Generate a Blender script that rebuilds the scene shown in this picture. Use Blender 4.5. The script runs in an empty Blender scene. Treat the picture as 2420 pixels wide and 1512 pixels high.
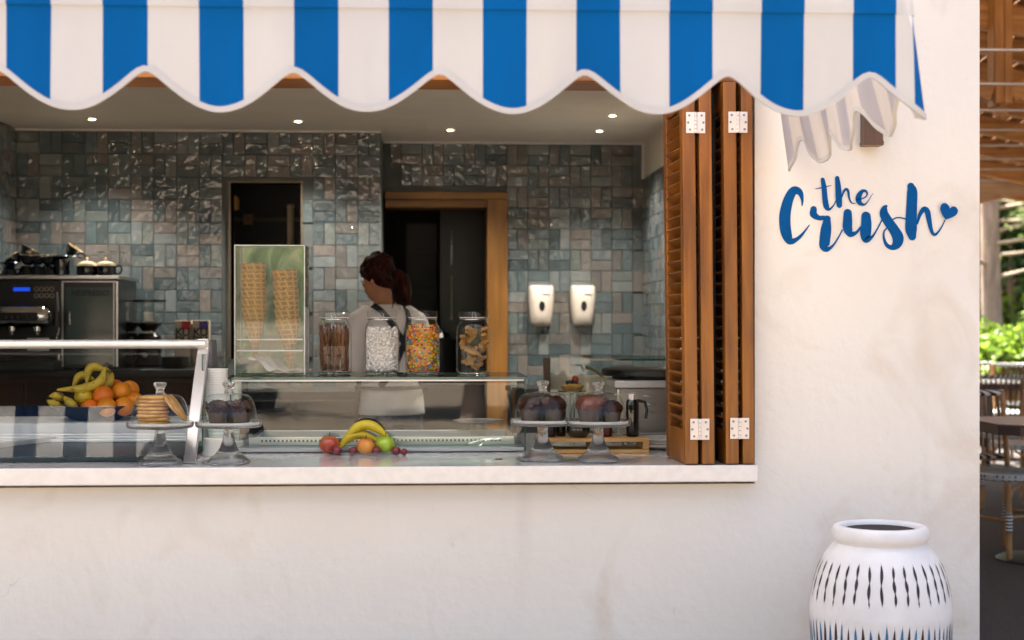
import bpy, bmesh, math, random
import numpy as np
from mathutils import Vector, Matrix
random.seed(7); rng = np.random.default_rng(7)
R = math.radians
SC = bpy.context.scene
COL = SC.collection

# ---------------- camera, sky, sun, exposure ----------------
EYE = 1.40; DIST = 5.2; YAW = 3.05; FPX = 3600.0; CX = 1209.5; CY = 756.0   # photo measured 2419 px wide
cam_d = bpy.data.cameras.new('camera'); cam = bpy.data.objects.new('camera', cam_d); COL.objects.link(cam)
cam.location = (0, -DIST, EYE); cam.rotation_euler = (R(90), 0, -R(YAW))
cam_d.sensor_width = 36; cam_d.lens = FPX / 2419 * 36; cam_d.clip_start = 0.1; cam_d.clip_end = 3000
cam_d.dof.use_dof = True; cam_d.dof.focus_distance = 5.45; cam_d.dof.aperture_fstop = 2.6
SC.camera = cam
SUN_EL, SUN_AZ = 58.0, -30.0     # sun stands behind the kiosk, a little to the left
W = bpy.data.worlds.new('World'); SC.world = W; W.use_nodes = True
wn = W.node_tree.nodes; wl = W.node_tree.links
sky = wn.new('ShaderNodeTexSky'); sky.sky_type = 'NISHITA'; sky.sun_disc = False
sky.sun_elevation = R(SUN_EL); sky.sun_rotation = R(SUN_AZ); sky.air_density = 1.0; sky.dust_density = 8.0; sky.ozone_density = .4
bg = wn['Background']; bg.inputs[1].default_value = 0.07; wl.new(sky.outputs[0], bg.inputs[0])
sun_d = bpy.data.lights.new('sun', 'SUN'); sun = bpy.data.objects.new('sun', sun_d); COL.objects.link(sun)
sun_d.energy = 5.0; sun_d.angle = R(0.53); sun_d.color = (1.0, 0.93, 0.84)
sdir = Vector((math.sin(R(SUN_AZ))*math.cos(R(SUN_EL)), math.cos(R(SUN_AZ))*math.cos(R(SUN_EL)), math.sin(R(SUN_EL))))
sun.rotation_euler = sdir.to_track_quat('Z', 'Y').to_euler()
SC.view_settings.view_transform = 'Standard'; SC.view_settings.look = 'None'; SC.view_settings.gamma = 1
SC.view_settings.exposure = 3.0
SC.render.engine = 'CYCLES'
cy = SC.cycles
cy.use_denoising = True; cy.max_bounces = 12; cy.diffuse_bounces = 5; cy.glossy_bounces = 5; cy.transmission_bounces = 12
cy.transparent_max_bounces = 40; cy.caustics_reflective = False; cy.caustics_refractive = False; cy.sample_clamp_indirect = 6
cy.blur_glossy = 0.1

_c, _s = math.cos(R(YAW)), math.sin(R(YAW))
def P(u, v, Y):
    """a place measured in the photo (2419 px wide), at depth Y behind the front wall"""
    x = (u - CX) / FPX; y = (CY - v) / FPX
    d = Vector((_c*x + _s, -_s*x + _c, y)); t = (Y + DIST) / d.y
    return Vector((d.x*t, Y, EYE + d.z*t))
def S(Y): return FPX / (Y + DIST)
def L(Y, z, u): p = P(u, CY, Y); return Vector((p.x, Y, z))

# ---------------- mesh helpers ----------------
class M:
    def __init__(s): s.v = []; s.f = []; s.m = []
    def add(s, vs, fs, mi=0):
        o = len(s.v); s.v += [tuple(v) for v in vs]
        for f in fs: s.f.append([o+i for i in f]); s.m.append(mi)
        return s
    def box(s, x0, x1, y0, y1, z0, z1, mi=0):
        return s.add([(x0,y0,z0),(x1,y0,z0),(x1,y1,z0),(x0,y1,z0),(x0,y0,z1),(x1,y0,z1),(x1,y1,z1),(x0,y1,z1)],
                     [(0,3,2,1),(4,5,6,7),(0,1,5,4),(1,2,6,5),(2,3,7,6),(3,0,4,7)], mi)
    def obox(s, c, size, rot=None, mi=0):
        m = rot if rot is not None else Matrix.Identity(3); h = [k/2 for k in size]; vs = []
        for z in (-1,1):
            for (x,y) in ((-1,-1),(1,-1),(1,1),(-1,1)): vs.append(Vector(c) + m @ Vector((x*h[0], y*h[1], z*h[2])))
        return s.add(vs, [(0,3,2,1),(4,5,6,7),(0,1,5,4),(1,2,6,5),(2,3,7,6),(3,0,4,7)], mi)
    def bar(s, p0, p1, w, h, mi=0):
        p0, p1 = Vector(p0), Vector(p1); d = p1-p0; q = d.to_track_quat('X','Z').to_matrix()
        return s.obox((p0+p1)/2, (d.length, w, h), q, mi)
    def lathe(s, prof, n=24, c=(0,0,0), mi=0, sup=2.0, cap=False, sx=1, sy=1):
        vs = []; fs = []; k = len(prof)
        for r, z in prof:
            for i in range(n):
                a = 2*math.pi*i/n; ca, sa = math.cos(a), math.sin(a)
                e = 1.0 if sup == 2 else (abs(ca)**sup + abs(sa)**sup)**(-1/sup)
                vs.append((c[0]+r*ca*e*sx, c[1]+r*sa*e*sy, c[2]+z))
        for j in range(k-1):
            for i in range(n):
                a = j*n+i; b = j*n+(i+1)%n; fs.append((a, b, b+n, a+n))
        if cap: fs.append(tuple(range(n-1,-1,-1))); fs.append(tuple(range((k-1)*n, k*n)))
        return s.add(vs, fs, mi)
    def tube(s, pts, r, n=8, mi=0, caps=True, closed=False):
        pts = [Vector(p) for p in pts]; k = len(pts); rs = r if isinstance(r,(list,tuple)) else [r]*k
        t0 = (pts[1]-pts[0]).normalized(); up = Vector((0,0,1)) if abs(t0.z) < .9 else Vector((1,0,0))
        u = t0.cross(up).normalized(); vs = []; fs = []
        for i in range(k):
            if closed: t = pts[(i+1)%k]-pts[i-1]
            else: t = pts[min(i+1,k-1)]-pts[max(i-1,0)]
            t.normalize(); u = (u - t*u.dot(t)).normalized(); w = t.cross(u)
            for j in range(n):
                a = 2*math.pi*j/n; vs.append(pts[i] + (u*math.cos(a)+w*math.sin(a))*rs[i])
        for i in range(k if closed else k-1):
            for j in range(n):
                a = i*n+j; b = i*n+(j+1)%n; c2 = ((i+1)%k)*n
                fs.append((a, b, c2+(j+1)%n, c2+j))
        if caps and not closed: fs.append(tuple(range(n-1,-1,-1))); fs.append(tuple(range((k-1)*n,k*n)))
        return s.add(vs, fs, mi)
    def cyl(s, p0, p1, r0, r1=None, n=16, mi=0): return s.tube([p0,p1], [r0, r0 if r1 is None else r1], n, mi)
    def sph(s, c, r, nu=16, nv=10, mi=0, rot=None):
        r = r if isinstance(r,(list,tuple)) else (r,r,r); vs = []; fs = []; m = rot or Matrix.Identity(3); c = Vector(c)
        vs.append(c + m @ Vector((0,0,r[2])))
        for j in range(1,nv):
            t = math.pi*j/nv
            for i in range(nu):
                a = 2*math.pi*i/nu; vs.append(c + m @ Vector((r[0]*math.sin(t)*math.cos(a), r[1]*math.sin(t)*math.sin(a), r[2]*math.cos(t))))
        vs.append(c + m @ Vector((0,0,-r[2]))); e = len(vs)-1
        for i in range(nu): fs.append((0, 1+i, 1+(i+1)%nu)); fs.append((e, e-nu+(i+1)%nu, e-nu+i))
        for j in range(nv-2):
            for i in range(nu):
                a = 1+j*nu+i; b = 1+j*nu+(i+1)%nu; fs.append((a, a+nu, b+nu, b))
        return s.add(vs, fs, mi)
    def prism(s, poly, y0, y1, mi=0):
        """poly in x,z; extruded along y"""
        n = len(poly); vs = [(x,y0,z) for x,z in poly]+[(x,y1,z) for x,z in poly]
        fs = [tuple(range(n)), tuple(range(2*n-1,n-1,-1))]+[(i,i+n,(i+1)%n+n,(i+1)%n) for i in range(n)]
        return s.add(vs, fs, mi)
    def loft(s, secs, n=20, mi=0):
        """secs: (centre, rx, ry, [tilt matrix])"""
        vs = []; fs = []; k = len(secs)
        for sec in secs:
            c, rx, ry = Vector(sec[0]), sec[1], sec[2]; m = sec[3] if len(sec) > 3 else Matrix.Identity(3)
            for i in range(n):
                a = 2*math.pi*i/n; vs.append(c + m @ Vector((rx*math.cos(a), ry*math.sin(a), 0)))
        for j in range(k-1):
            for i in range(n):
                a = j*n+i; b = j*n+(i+1)%n; fs.append((a,b,b+n,a+n))
        fs.append(tuple(range(n-1,-1,-1))); fs.append(tuple(range((k-1)*n,k*n)))
        return s.add(vs, fs, mi)
    def mesh(s, name, mats, smooth=35):
        me = bpy.data.meshes.new(name); me.from_pydata(s.v, [], s.f)
        for m in (mats if isinstance(mats,(list,tuple)) else [mats]): me.materials.append(m)
        if len(set(s.m)) > 1 or (s.m and s.m[0]): me.polygons.foreach_set('material_index', s.m)
        if smooth:
            me.polygons.foreach_set('use_smooth', [True]*len(me.polygons)); me.set_sharp_from_angle(angle=R(smooth))
        me.update(); return me
    def build(s, name, mats, parent=None, loc=(0,0,0), rot=None, smooth=35, bev=0, seg=2):
        return put(name, s.mesh(name, mats, smooth), parent, loc, rot, bev, seg)
def put(name, me, parent=None, loc=(0,0,0), rot=None, bev=0, seg=2):
    o = bpy.data.objects.new(name, me); COL.objects.link(o); o.parent = parent; o.location = loc
    if rot is not None: o.rotation_euler = rot
    if bev:
        b = o.modifiers.new('soft edge', 'BEVEL'); b.width = bev; b.segments = seg; b.limit_method = 'ANGLE'; b.angle_limit = R(40)
    return o
def tag(o, label, cat, group=None):
    o['label'] = label; o['category'] = cat
    if group: o['group'] = group
    return o
def thing(name, label, cat, loc=(0,0,0), group=None, rz=0):
    o = bpy.data.objects.new(name, None); COL.objects.link(o); o.location = loc; o.rotation_euler = (0,0,rz); o.empty_display_size = .1
    return tag(o, label, cat, group)
def struct(o, kind='structure'): o['kind'] = kind; return o
def clone(o, parent=None, loc=None, rz=None, label=None):
    c = o.copy(); COL.objects.link(c); c.parent = parent
    if loc is not None: c.location = loc
    if rz is not None: c.rotation_euler = (0,0,rz)
    if label: c['label'] = label
    for ch in o.children: clone(ch, c)
    return c
def text_mesh(txt, size, extr, mat, bold=0.0, shear=0.0):
    cu = bpy.data.curves.new('lettering', 'FONT'); cu.body = txt; cu.size = size; cu.extrude = extr; cu.offset = bold; cu.shear = shear
    cu.align_x = 'CENTER'; cu.align_y = 'CENTER'; cu.resolution_u = 3
    o = bpy.data.objects.new('lettering', cu); COL.objects.link(o); bpy.context.view_layer.update()
    me = bpy.data.meshes.new_from_object(o.evaluated_get(bpy.context.evaluated_depsgraph_get()))
    bpy.data.objects.remove(o); me.materials.clear(); me.materials.append(mat); return me
def crom(pts, n=8):
    """smooth curve through points of any dimension"""
    p = np.array(pts, float); p = np.vstack([2*p[0]-p[1], p, 2*p[-1]-p[-2]]); out = []
    for i in range(1, len(p)-2):
        for t in np.linspace(0,1,n,endpoint=False):
            a,b,c,d = p[i-1],p[i],p[i+1],p[i+2]
            out.append(.5*((2*b)+(-a+c)*t+(2*a-5*b+4*c-d)*t*t+(-a+3*b-3*c+d)*t**3))
    out.append(p[-2]); return np.array(out)

# ---------------- materials ----------------
def nodes(name):
    m = bpy.data.materials.new(name); m.use_nodes = True; return m, m.node_tree.nodes, m.node_tree.links
def rgb(h):
    h = h.lstrip('#'); return tuple((lambda c: c/12.92 if c <= .04045 else ((c+.055)/1.055)**2.4)(int(h[i:i+2],16)/255) for i in (0,2,4))
def c4(c): return (*c, 1.0)
def pm(name, base, rough=.5, metal=0, var=.12, scale=6, bump=0, bscale=60, coat=0, trans=0, second=None, stretch=None, spec=.5, rnd=0, detail=5, emit=0, contrast=(.35,.65)):
    m, n, l = nodes(name); b = n['Principled BSDF']
    b.inputs['Roughness'].default_value = rough; b.inputs['Metallic'].default_value = metal; b.inputs['Coat Weight'].default_value = coat
    b.inputs['Coat Roughness'].default_value = .08; b.inputs['Specular IOR Level'].default_value = spec
    tc = n.new('ShaderNodeTexCoord'); mp = n.new('ShaderNodeMapping'); l.new(tc.outputs['Object'], mp.inputs[0])
    if stretch: mp.inputs['Scale'].default_value = stretch
    nt = n.new('ShaderNodeTexNoise'); nt.inputs['Scale'].default_value = scale; nt.inputs['Detail'].default_value = detail; l.new(mp.outputs[0], nt.inputs[0])
    rp = n.new('ShaderNodeValToRGB'); l.new(nt.outputs[0], rp.inputs[0])
    rp.color_ramp.elements[0].position, rp.color_ramp.elements[1].position = contrast
    lo = second if second else tuple(k*(1-var) for k in base); hi = base if second else tuple(min(1,k*(1+var)) for k in base)
    rp.color_ramp.elements[0].color = c4(lo); rp.color_ramp.elements[1].color = c4(hi)
    out = rp.outputs[0]
    if rnd:
        oi = n.new('ShaderNodeObjectInfo'); hs = n.new('ShaderNodeHueSaturation'); mr = n.new('ShaderNodeMapRange')
        mr.inputs[3].default_value = 1-rnd; mr.inputs[4].default_value = 1+rnd
        l.new(oi.outputs['Random'], mr.inputs[0]); l.new(mr.outputs[0], hs.inputs['Value']); l.new(out, hs.inputs['Color']); out = hs.outputs[0]
    l.new(out, b.inputs['Base Color'])
    if bump:
        bt = n.new('ShaderNodeTexNoise'); bt.inputs['Scale'].default_value = bscale; bt.inputs['Detail'].default_value = 6; l.new(mp.outputs[0], bt.inputs[0])
        bn = n.new('ShaderNodeBump'); bn.inputs['Strength'].default_value = bump; bn.inputs['Distance'].default_value = .01
        l.new(bt.outputs[0], bn.inputs['Height']); l.new(bn.outputs[0], b.inputs['Normal'])
    if emit: b.inputs['Emission Color'].default_value = c4(base); b.inputs['Emission Strength'].default_value = emit
    if trans:
        t = n.new('ShaderNodeBsdfTranslucent'); mx = n.new('ShaderNodeMixShader'); mx.inputs[0].default_value = trans
        l.new(out, t.inputs[0]); l.new(b.outputs[0], mx.inputs[1]); l.new(t.outputs[0], mx.inputs[2]); l.new(mx.outputs[0], n['Material Output'].inputs[0])
    return m
def thin_glass(name, tint=(.97,.99,.985), rough=.01, f0=.04, haze=0.0):
    m, n, l = nodes(name); n.remove(n['Principled BSDF'])
    lw = n.new('ShaderNodeLayerWeight'); lw.inputs[0].default_value = .5
    pw = n.new('ShaderNodeMath'); pw.operation = 'POWER'; pw.inputs[1].default_value = 4.0; l.new(lw.outputs['Facing'], pw.inputs[0])
    ma = n.new('ShaderNodeMath'); ma.operation = 'MULTIPLY_ADD'; ma.inputs[1].default_value = .75; ma.inputs[2].default_value = f0; l.new(pw.outputs[0], ma.inputs[0])
    tr = n.new('ShaderNodeBsdfTransparent'); tr.inputs[0].default_value = c4(tint)
    gl = n.new('ShaderNodeBsdfGlossy'); gl.inputs['Roughness'].default_value = rough
    mx = n.new('ShaderNodeMixShader'); l.new(ma.outputs[0], mx.inputs[0]); l.new(tr.outputs[0], mx.inputs[1]); l.new(gl.outputs[0], mx.inputs[2])
    last = mx
    if haze:
        df = n.new('ShaderNodeBsdfDiffuse'); df.inputs[0].default_value = (.8,.8,.8,1); m2 = n.new('ShaderNodeMixShader'); m2.inputs[0].default_value = haze
        l.new(mx.outputs[0], m2.inputs[1]); l.new(df.outputs[0], m2.inputs[2]); last = m2
    l.new(last.outputs[0], n['Material Output'].inputs[0]); return m
def solid_glass(name, tint=(.96,.985,.98), ior=1.45, rough=0.0):
    m, n, l = nodes(name); n.remove(n['Principled BSDF']); g = n.new('ShaderNodeBsdfGlass')
    g.inputs['Color'].default_value = c4(tint); g.inputs['IOR'].default_value = ior; g.inputs['Roughness'].default_value = rough
    l.new(g.outputs[0], n['Material Output'].inputs[0]); return m

def plaster_mat():
    m, n, l = nodes('lime_plaster'); b = n['Principled BSDF']; b.inputs['Roughness'].default_value = .85; b.inputs['Specular IOR Level'].default_value = .25
    tc = n.new('ShaderNodeTexCoord')
    def noise(scale, det=6, st=(1,1,1), dist=0):
        mp = n.new('ShaderNodeMapping'); mp.inputs['Scale'].default_value = st; l.new(tc.outputs['Object'], mp.inputs[0])
        t = n.new('ShaderNodeTexNoise'); t.inputs['Scale'].default_value = scale; t.inputs['Detail'].default_value = det; t.inputs['Distortion'].default_value = dist
        l.new(mp.outputs[0], t.inputs[0]); return t.outputs[0]
    def ramp(src, p0, p1, k0, k1):
        r = n.new('ShaderNodeValToRGB'); r.color_ramp.elements[0].position = p0; r.color_ramp.elements[1].position = p1
        r.color_ramp.elements[0].color = (k0,k0,k0,1); r.color_ramp.elements[1].color = (k1,k1,k1,1); l.new(src, r.inputs[0]); return r.outputs[0]
    def mix(fac, a, bcol, mode='MIX'):
        x = n.new('ShaderNodeMix'); x.data_type = 'RGBA'; x.blend_type = mode
        if isinstance(fac, float): x.inputs[0].default_value = fac
        else: l.new(fac, x.inputs[0])
        for k, val in ((6,a),(7,bcol)):
            if isinstance(val, tuple): x.inputs[k].default_value = c4(val)
            else: l.new(val, x.inputs[k])
        return x.outputs[2]
    base = mix(ramp(noise(1.1,8), .35, .68, 0, 1), (.86,.815,.755), (.81,.76,.70))
    stain = mix(ramp(noise(2.6,8,(1,1,.8),1.5), .54, .76, 0, .5), base, (.66,.54,.42))
    drip = mix(ramp(noise(5,5,(1,1,.06)), .64, .80, 0, .25), stain, (.55,.50,.46))
    spot = mix(ramp(noise(20,3), .73, .78, 0, .22), drip, (.45,.38,.32))
    vo = n.new('ShaderNodeTexVoronoi'); vo.feature = 'DISTANCE_TO_EDGE'; vo.inputs['Scale'].default_value = .9
    wv = n.new('ShaderNodeTexNoise'); wv.inputs['Scale'].default_value = 4; wv.inputs['Detail'].default_value = 6; l.new(tc.outputs['Object'], wv.inputs[0])
    ad = n.new('ShaderNodeVectorMath'); ad.operation = 'MULTIPLY_ADD'; ad.inputs[1].default_value = (.5,.5,.5); l.new(wv.outputs['Color'], ad.inputs[0]); l.new(tc.outputs['Object'], ad.inputs[2]); l.new(ad.outputs[0], vo.inputs[0])
    crack = ramp(vo.outputs['Distance'], .0012, .004, .45, 0); msk = ramp(noise(1.3,3), .52, .60, 0, 1)
    mm = n.new('ShaderNodeMath'); mm.operation = 'MULTIPLY'; l.new(crack, mm.inputs[0]); l.new(msk, mm.inputs[1])
    scuff = mix(ramp(noise(46,4,(1,1,.25)), .70, .78, 0, .22), spot, (.40,.37,.35))
    spot = mix(mm.outputs[0], scuff, (.42,.36,.31))
    l.new(spot, b.inputs['Base Color'])
    bn = n.new('ShaderNodeBump'); bn.inputs['Strength'].default_value = .22; bn.inputs['Distance'].default_value = .012
    l.new(noise(26,10), bn.inputs['Height']); l.new(bn.outputs[0], b.inputs['Normal']); return m
def tile_mat():
    m, n, l = nodes('zellige_glaze'); b = n['Principled BSDF']; b.inputs['Roughness'].default_value = .45; b.inputs['Specular IOR Level'].default_value = .2; b.inputs['Coat Weight'].default_value = 1; b.inputs['Coat IOR'].default_value = 1.75; b.inputs['Coat Roughness'].default_value = .055
    oi = n.new('ShaderNodeObjectInfo'); rp = n.new('ShaderNodeValToRGB'); rp.color_ramp.interpolation = 'CONSTANT'
    cols = ['#586f78','#6f868e','#8b9aa0','#5f7278','#8c8a88','#7a8b93','#4d6670','#928b88','#80908f','#668089','#7f7f7e','#98a3a5','#627881','#968f8b']
    e = rp.color_ramp.elements
    while len(e) < len(cols): e.new(0.5)
    for i, h in enumerate(cols): e[i].position = i/len(cols); e[i].color = c4(rgb(h))
    l.new(oi.outputs['Random'], rp.inputs[0])
    tc = n.new('ShaderNodeTexCoord'); add = n.new('ShaderNodeVectorMath'); add.operation = 'ADD'
    sc = n.new('ShaderNodeVectorMath'); sc.operation = 'SCALE'; sc.inputs['Scale'].default_value = 37.0
    l.new(oi.outputs['Location'], sc.inputs[0]); l.new(tc.outputs['Object'], add.inputs[0]); l.new(sc.outputs[0], add.inputs[1])
    v = n.new('ShaderNodeTexNoise'); v.inputs['Scale'].default_value = 9; v.inputs['Detail'].default_value = 4; l.new(add.outputs[0], v.inputs[0])
    mr = n.new('ShaderNodeMapRange'); mr.inputs[3].default_value = .38; mr.inputs[4].default_value = .66; l.new(v.outputs[0], mr.inputs[0])
    hs = n.new('ShaderNodeHueSaturation'); hs.inputs['Saturation'].default_value = .78; l.new(rp.outputs[0], hs.inputs['Color']); l.new(mr.outputs[0], hs.inputs['Value']); l.new(hs.outputs[0], b.inputs['Base Color'])
    w = n.new('ShaderNodeTexNoise'); w.inputs['Scale'].default_value = 20; w.inputs['Detail'].default_value = 1; w.inputs['Distortion'].default_value = .6; l.new(add.outputs[0], w.inputs[0])
    bn = n.new('ShaderNodeBump'); bn.inputs['Strength'].default_value = 1.0; bn.inputs['Distance'].default_value = .0105; l.new(w.outputs[0], bn.inputs['Height']); l.new(bn.outputs[0], b.inputs['Coat Normal'])
    return m
def wood_mat(name, a, b2, axis=2, rough=.42, coat=.15, scale=26, knots=True):
    m, n, l = nodes(name); b = n['Principled BSDF']; b.inputs['Roughness'].default_value = rough; b.inputs['Coat Weight'].default_value = coat; b.inputs['Coat Roughness'].default_value = .25
    tc = n.new('ShaderNodeTexCoord'); oi = n.new('ShaderNodeObjectInfo'); add = n.new('ShaderNodeVectorMath'); add.operation = 'ADD'
    l.new(tc.outputs['Object'], add.inputs[0]); l.new(oi.outputs['Random'], add.inputs[1])
    mp = n.new('ShaderNodeMapping'); st = [1,1,1]; st[axis] = .07; mp.inputs['Scale'].default_value = st; l.new(add.outputs[0], mp.inputs[0])
    t = n.new('ShaderNodeTexNoise'); t.inputs['Scale'].default_value = scale; t.inputs['Detail'].default_value = 7; t.inputs['Distortion'].default_value = .8; l.new(mp.outputs[0], t.inputs[0])
    rp = n.new('ShaderNodeValToRGB'); rp.color_ramp.elements[0].position = .36; rp.color_ramp.elements[1].position = .66
    rp.color_ramp.elements[0].color = c4(b2); rp.color_ramp.elements[1].color = c4(a); l.new(t.outputs[0], rp.inputs[0])
    t2 = n.new('ShaderNodeTexNoise'); t2.inputs['Scale'].default_value = 2.2; l.new(add.outputs[0], t2.inputs[0])
    mr = n.new('ShaderNodeMapRange'); mr.inputs[1].default_value = .3; mr.inputs[2].default_value = .7; mr.inputs[3].default_value = .72; mr.inputs[4].default_value = 1.18; l.new(t2.outputs[0], mr.inputs[0])
    hs = n.new('ShaderNodeHueSaturation'); l.new(rp.outputs[0], hs.inputs['Color']); l.new(mr.outputs[0], hs.inputs['Value']); out = hs.outputs[0]
    if knots:
        mp2 = n.new('ShaderNodeMapping'); s2 = [5,5,5]; s2[axis] = 2.2; mp2.inputs['Scale'].default_value = s2; l.new(add.outputs[0], mp2.inputs[0])
        vo = n.new('ShaderNodeTexVoronoi'); vo.inputs['Scale'].default_value = 1.0; l.new(mp2.outputs[0], vo.inputs[0])
        r2 = n.new('ShaderNodeValToRGB'); r2.color_ramp.elements[0].position = .05; r2.color_ramp.elements[1].position = .16
        r2.color_ramp.elements[0].color = (.75,.75,.75,1); r2.color_ramp.elements[1].color = (0,0,0,1); l.new(vo.outputs['Distance'], r2.inputs[0])
        x = n.new('ShaderNodeMix'); x.data_type = 'RGBA'; l.new(r2.outputs[0], x.inputs[0]); l.new(out, x.inputs[6]); x.inputs[7].default_value = c4(tuple(k*.35 for k in b2)); out = x.outputs[2]
    l.new(out, b.inputs['Base Color'])
    bn = n.new('ShaderNodeBump'); bn.inputs['Strength'].default_value = .12; bn.inputs['Distance'].default_value = .004; l.new(t.outputs[0], bn.inputs['Height']); l.new(bn.outputs[0], b.inputs['Normal'])
    return m
def band_mat(name, c1, c2, scale, axis='Z', rough=.5, zig=False):
    m, n, l = nodes(name); b = n['Principled BSDF']; b.inputs['Roughness'].default_value = rough
    tc = n.new('ShaderNodeTexCoord'); w = n.new('ShaderNodeTexWave'); w.inputs['Scale'].default_value = scale; w.bands_direction = axis
    if zig: w.inputs['Distortion'].default_value = 0
    l.new(tc.outputs['Object'], w.inputs[0]); r = n.new('ShaderNodeValToRGB'); r.color_ramp.elements[0].position = .45; r.color_ramp.elements[1].position = .55
    r.color_ramp.elements[0].color = c4(c1); r.color_ramp.elements[1].color = c4(c2); l.new(w.outputs[0], r.inputs[0]); l.new(r.outputs[0], b.inputs['Base Color']); return m
def emis(name, col, k):
    m, n, l = nodes(name); n.remove(n['Principled BSDF']); e = n.new('ShaderNodeEmission'); e.inputs[0].default_value = c4(col); e.inputs[1].default_value = k
    l.new(e.outputs[0], n['Material Output'].inputs[0]); return m

PLASTER = plaster_mat(); TILE = tile_mat()
GROUT = pm('grout', rgb('#5c6262'), .9, bump=.2)
CEIL = pm('ceiling_paint', (.80,.74,.66), .8, var=.03, scale=3)
WHITEP = pm('white_paint', (.78,.76,.73), .6, var=.04)
QUARTZ = pm('polished_white_stone', (.80,.77,.75), .09, var=.04, scale=30, coat=.4)
FABW = pm('white_awning_cloth', (.68,.68,.685), .8, var=.04, scale=5, bump=.35, bscale=7, trans=.25, spec=.15, stretch=(1,1,.35))
FABB = pm('blue_awning_cloth', (.000,.105,.355), .8, var=.10, scale=5, bump=.35, bscale=7, trans=.10, spec=.10, stretch=(1,1,.35))
LINW = pm('white_cloth_lining', (.88,.84,.82), .8, var=.03, trans=.45)
LINB = pm('grey_cloth_lining', (.72,.69,.73), .8, var=.03, trans=.4)
PINE = wood_mat('varnished_pine', (.35,.118,.006), (.17,.052,.004), 2)
PINEY = wood_mat('varnished_pine_slat', (.34,.12,.008), (.19,.062,.005), 1)
DOORW = wood_mat('oiled_oak', (.30,.135,.025), (.22,.09,.015), 2, knots=False)
BEAM = wood_mat('pergola_timber', (.55,.27,.085), (.36,.155,.045), 0, rough=.6, coat=0)
STEEL = pm('brushed_steel', (.62,.61,.60), .28, 1, var=.06, scale=4, stretch=(1,1,30))
CHROME = pm('chrome', (.75,.75,.75), .08, 1, var=.02)
ALU = pm('satin_aluminium', (.80,.78,.77), .30, .55, var=.03)
HINGE = pm('hinge_plate', (.80,.74,.71), .35, .3, var=.05)
SCREW = pm('screw_head', (.30,.27,.26), .4, .8)
BLACK = pm('black_plastic', (.012,.013,.014), .28, var=.2)
BLACKM = pm('black_matt', (.010,.011,.012), .7, var=.2)
DARK = pm('dark_cabinet', (.010,.011,.012), .45, var=.2)
NAVY = pm('navy_glaze', (.004,.012,.022), .15, coat=.5)
CREAM = pm('cream_glaze', (.80,.66,.45), .2, coat=.4)
PORC = pm('white_porcelain', (.80,.77,.72), .18, coat=.4, var=.03)
GLASS = thin_glass('clear_glass', f0=.032); GLASSJ = thin_glass('jar_glass', (.965,.98,.975), f0=.035)
GLASSL = thin_glass('curved_display_glass', (.93,.965,.96), f0=.052)
GLASSD = thin_glass('display_glass', (.95,.98,.975), f0=.045)
ACRYL = thin_glass('clear_acrylic', (.97,.98,.97), f0=.045, haze=.05)  # diffuse haze mixed in for the glare on the cone box
def whitened_glass(name, k):  # white mixed in for the bright reflections of clear glass
    m = solid_glass(name, (.99,.995,.992)); n, l = m.node_tree.nodes, m.node_tree.links; o = n['Material Output']; g = o.inputs[0].links[0].from_node
    d = n.new('ShaderNodeBsdfTranslucent'); d.inputs[0].default_value = (.9,.9,.88,1); d2 = n.new('ShaderNodeBsdfDiffuse'); d2.inputs[0].default_value = (.85,.85,.84,1)
    x = n.new('ShaderNodeMixShader'); x.inputs[0].default_value = .5; l.new(d.outputs[0],x.inputs[1]); l.new(d2.outputs[0],x.inputs[2])
    y = n.new('ShaderNodeMixShader'); y.inputs[0].default_value = k; l.new(g.outputs[0],y.inputs[1]); l.new(x.outputs[0],y.inputs[2]); l.new(y.outputs[0],o.inputs[0]); return m
PGLASS = whitened_glass('pressed_glass_foot', .14)
SGLASS = solid_glass('pressed_glass')
GEDGE = pm('green_glass_edge', (.012,.075,.070), .08, coat=.8)
DISHW = pm('frosted_plate_rim', (.78,.77,.75), .3, var=.04)
# ---------------- ground ----------------
PAVE = pm('pale_paving', (.165,.130,.095), .85, var=.18, scale=1.5, bump=.3, bscale=12)
GRAV = pm('dark_gravel', (.075,.070,.068), .95, second=(.028,.026,.026), scale=140, bump=.9, bscale=160, detail=3)
struct(M().add([(-900,-900,0),(900,-900,0),(900,900,0),(-900,900,0)], [(0,1,2,3)]).build('ground', PAVE, smooth=0))
struct(M().box(2.05,12,.3,12.5,-.02,.08).build('patio_floor', GRAV, smooth=0))

# ---------------- kiosk ----------------
ZC = .906                                   # counter top
XJ = P(1783,CY,0).x; XE = P(2314,CY,0).x
XL = P(42,CY,3.9).x; XR = P(1521,CY,4.43).x; XS = P(898,CY,3.9).x
YB, YB2 = 3.9, 4.43; ZCEIL = P(500,307,YB).z; ZF = .10
ZTOP = 2.215                                # underside of the shutter rail
kiosk = thing('kiosk_building', 'off-white stained plaster kiosk with a wide serving hatch', 'building', (0,0,0))
fw = M()
fw.box(XJ, XE, 0, .22, 0, 2.90)             # pier beside the hatch
fw.box(-3.4, XJ, 0, .22, 0, ZC-.07)         # parapet below the counter
fw.box(-3.4, XJ, 0, .22, ZTOP+.10, 2.90)
fw.box(-3.6, -3.4, 0, .22, 0, 2.90)
fw.build('front_wall', PLASTER, kiosk, smooth=0)
M().box(XR+.02, XE-.003, .222, 7.6, 0, 2.90).build('side_wall', PLASTER, kiosk, smooth=0)
sb = M(); sb.box(-3.6,-3.4,.222,7.6,0,2.90); sb.build('end_wall', PLASTER, kiosk, smooth=0)
M().box(-3.6,XE-.003,7.602,7.8,0,2.90).build('rear_wall', PLASTER, kiosk, smooth=0)
M().box(-3.65,XE+.02,-.03,7.85,2.902,2.99).build('roof', pm('roof_render',(.6,.56,.5),.9), kiosk, smooth=0)
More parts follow.
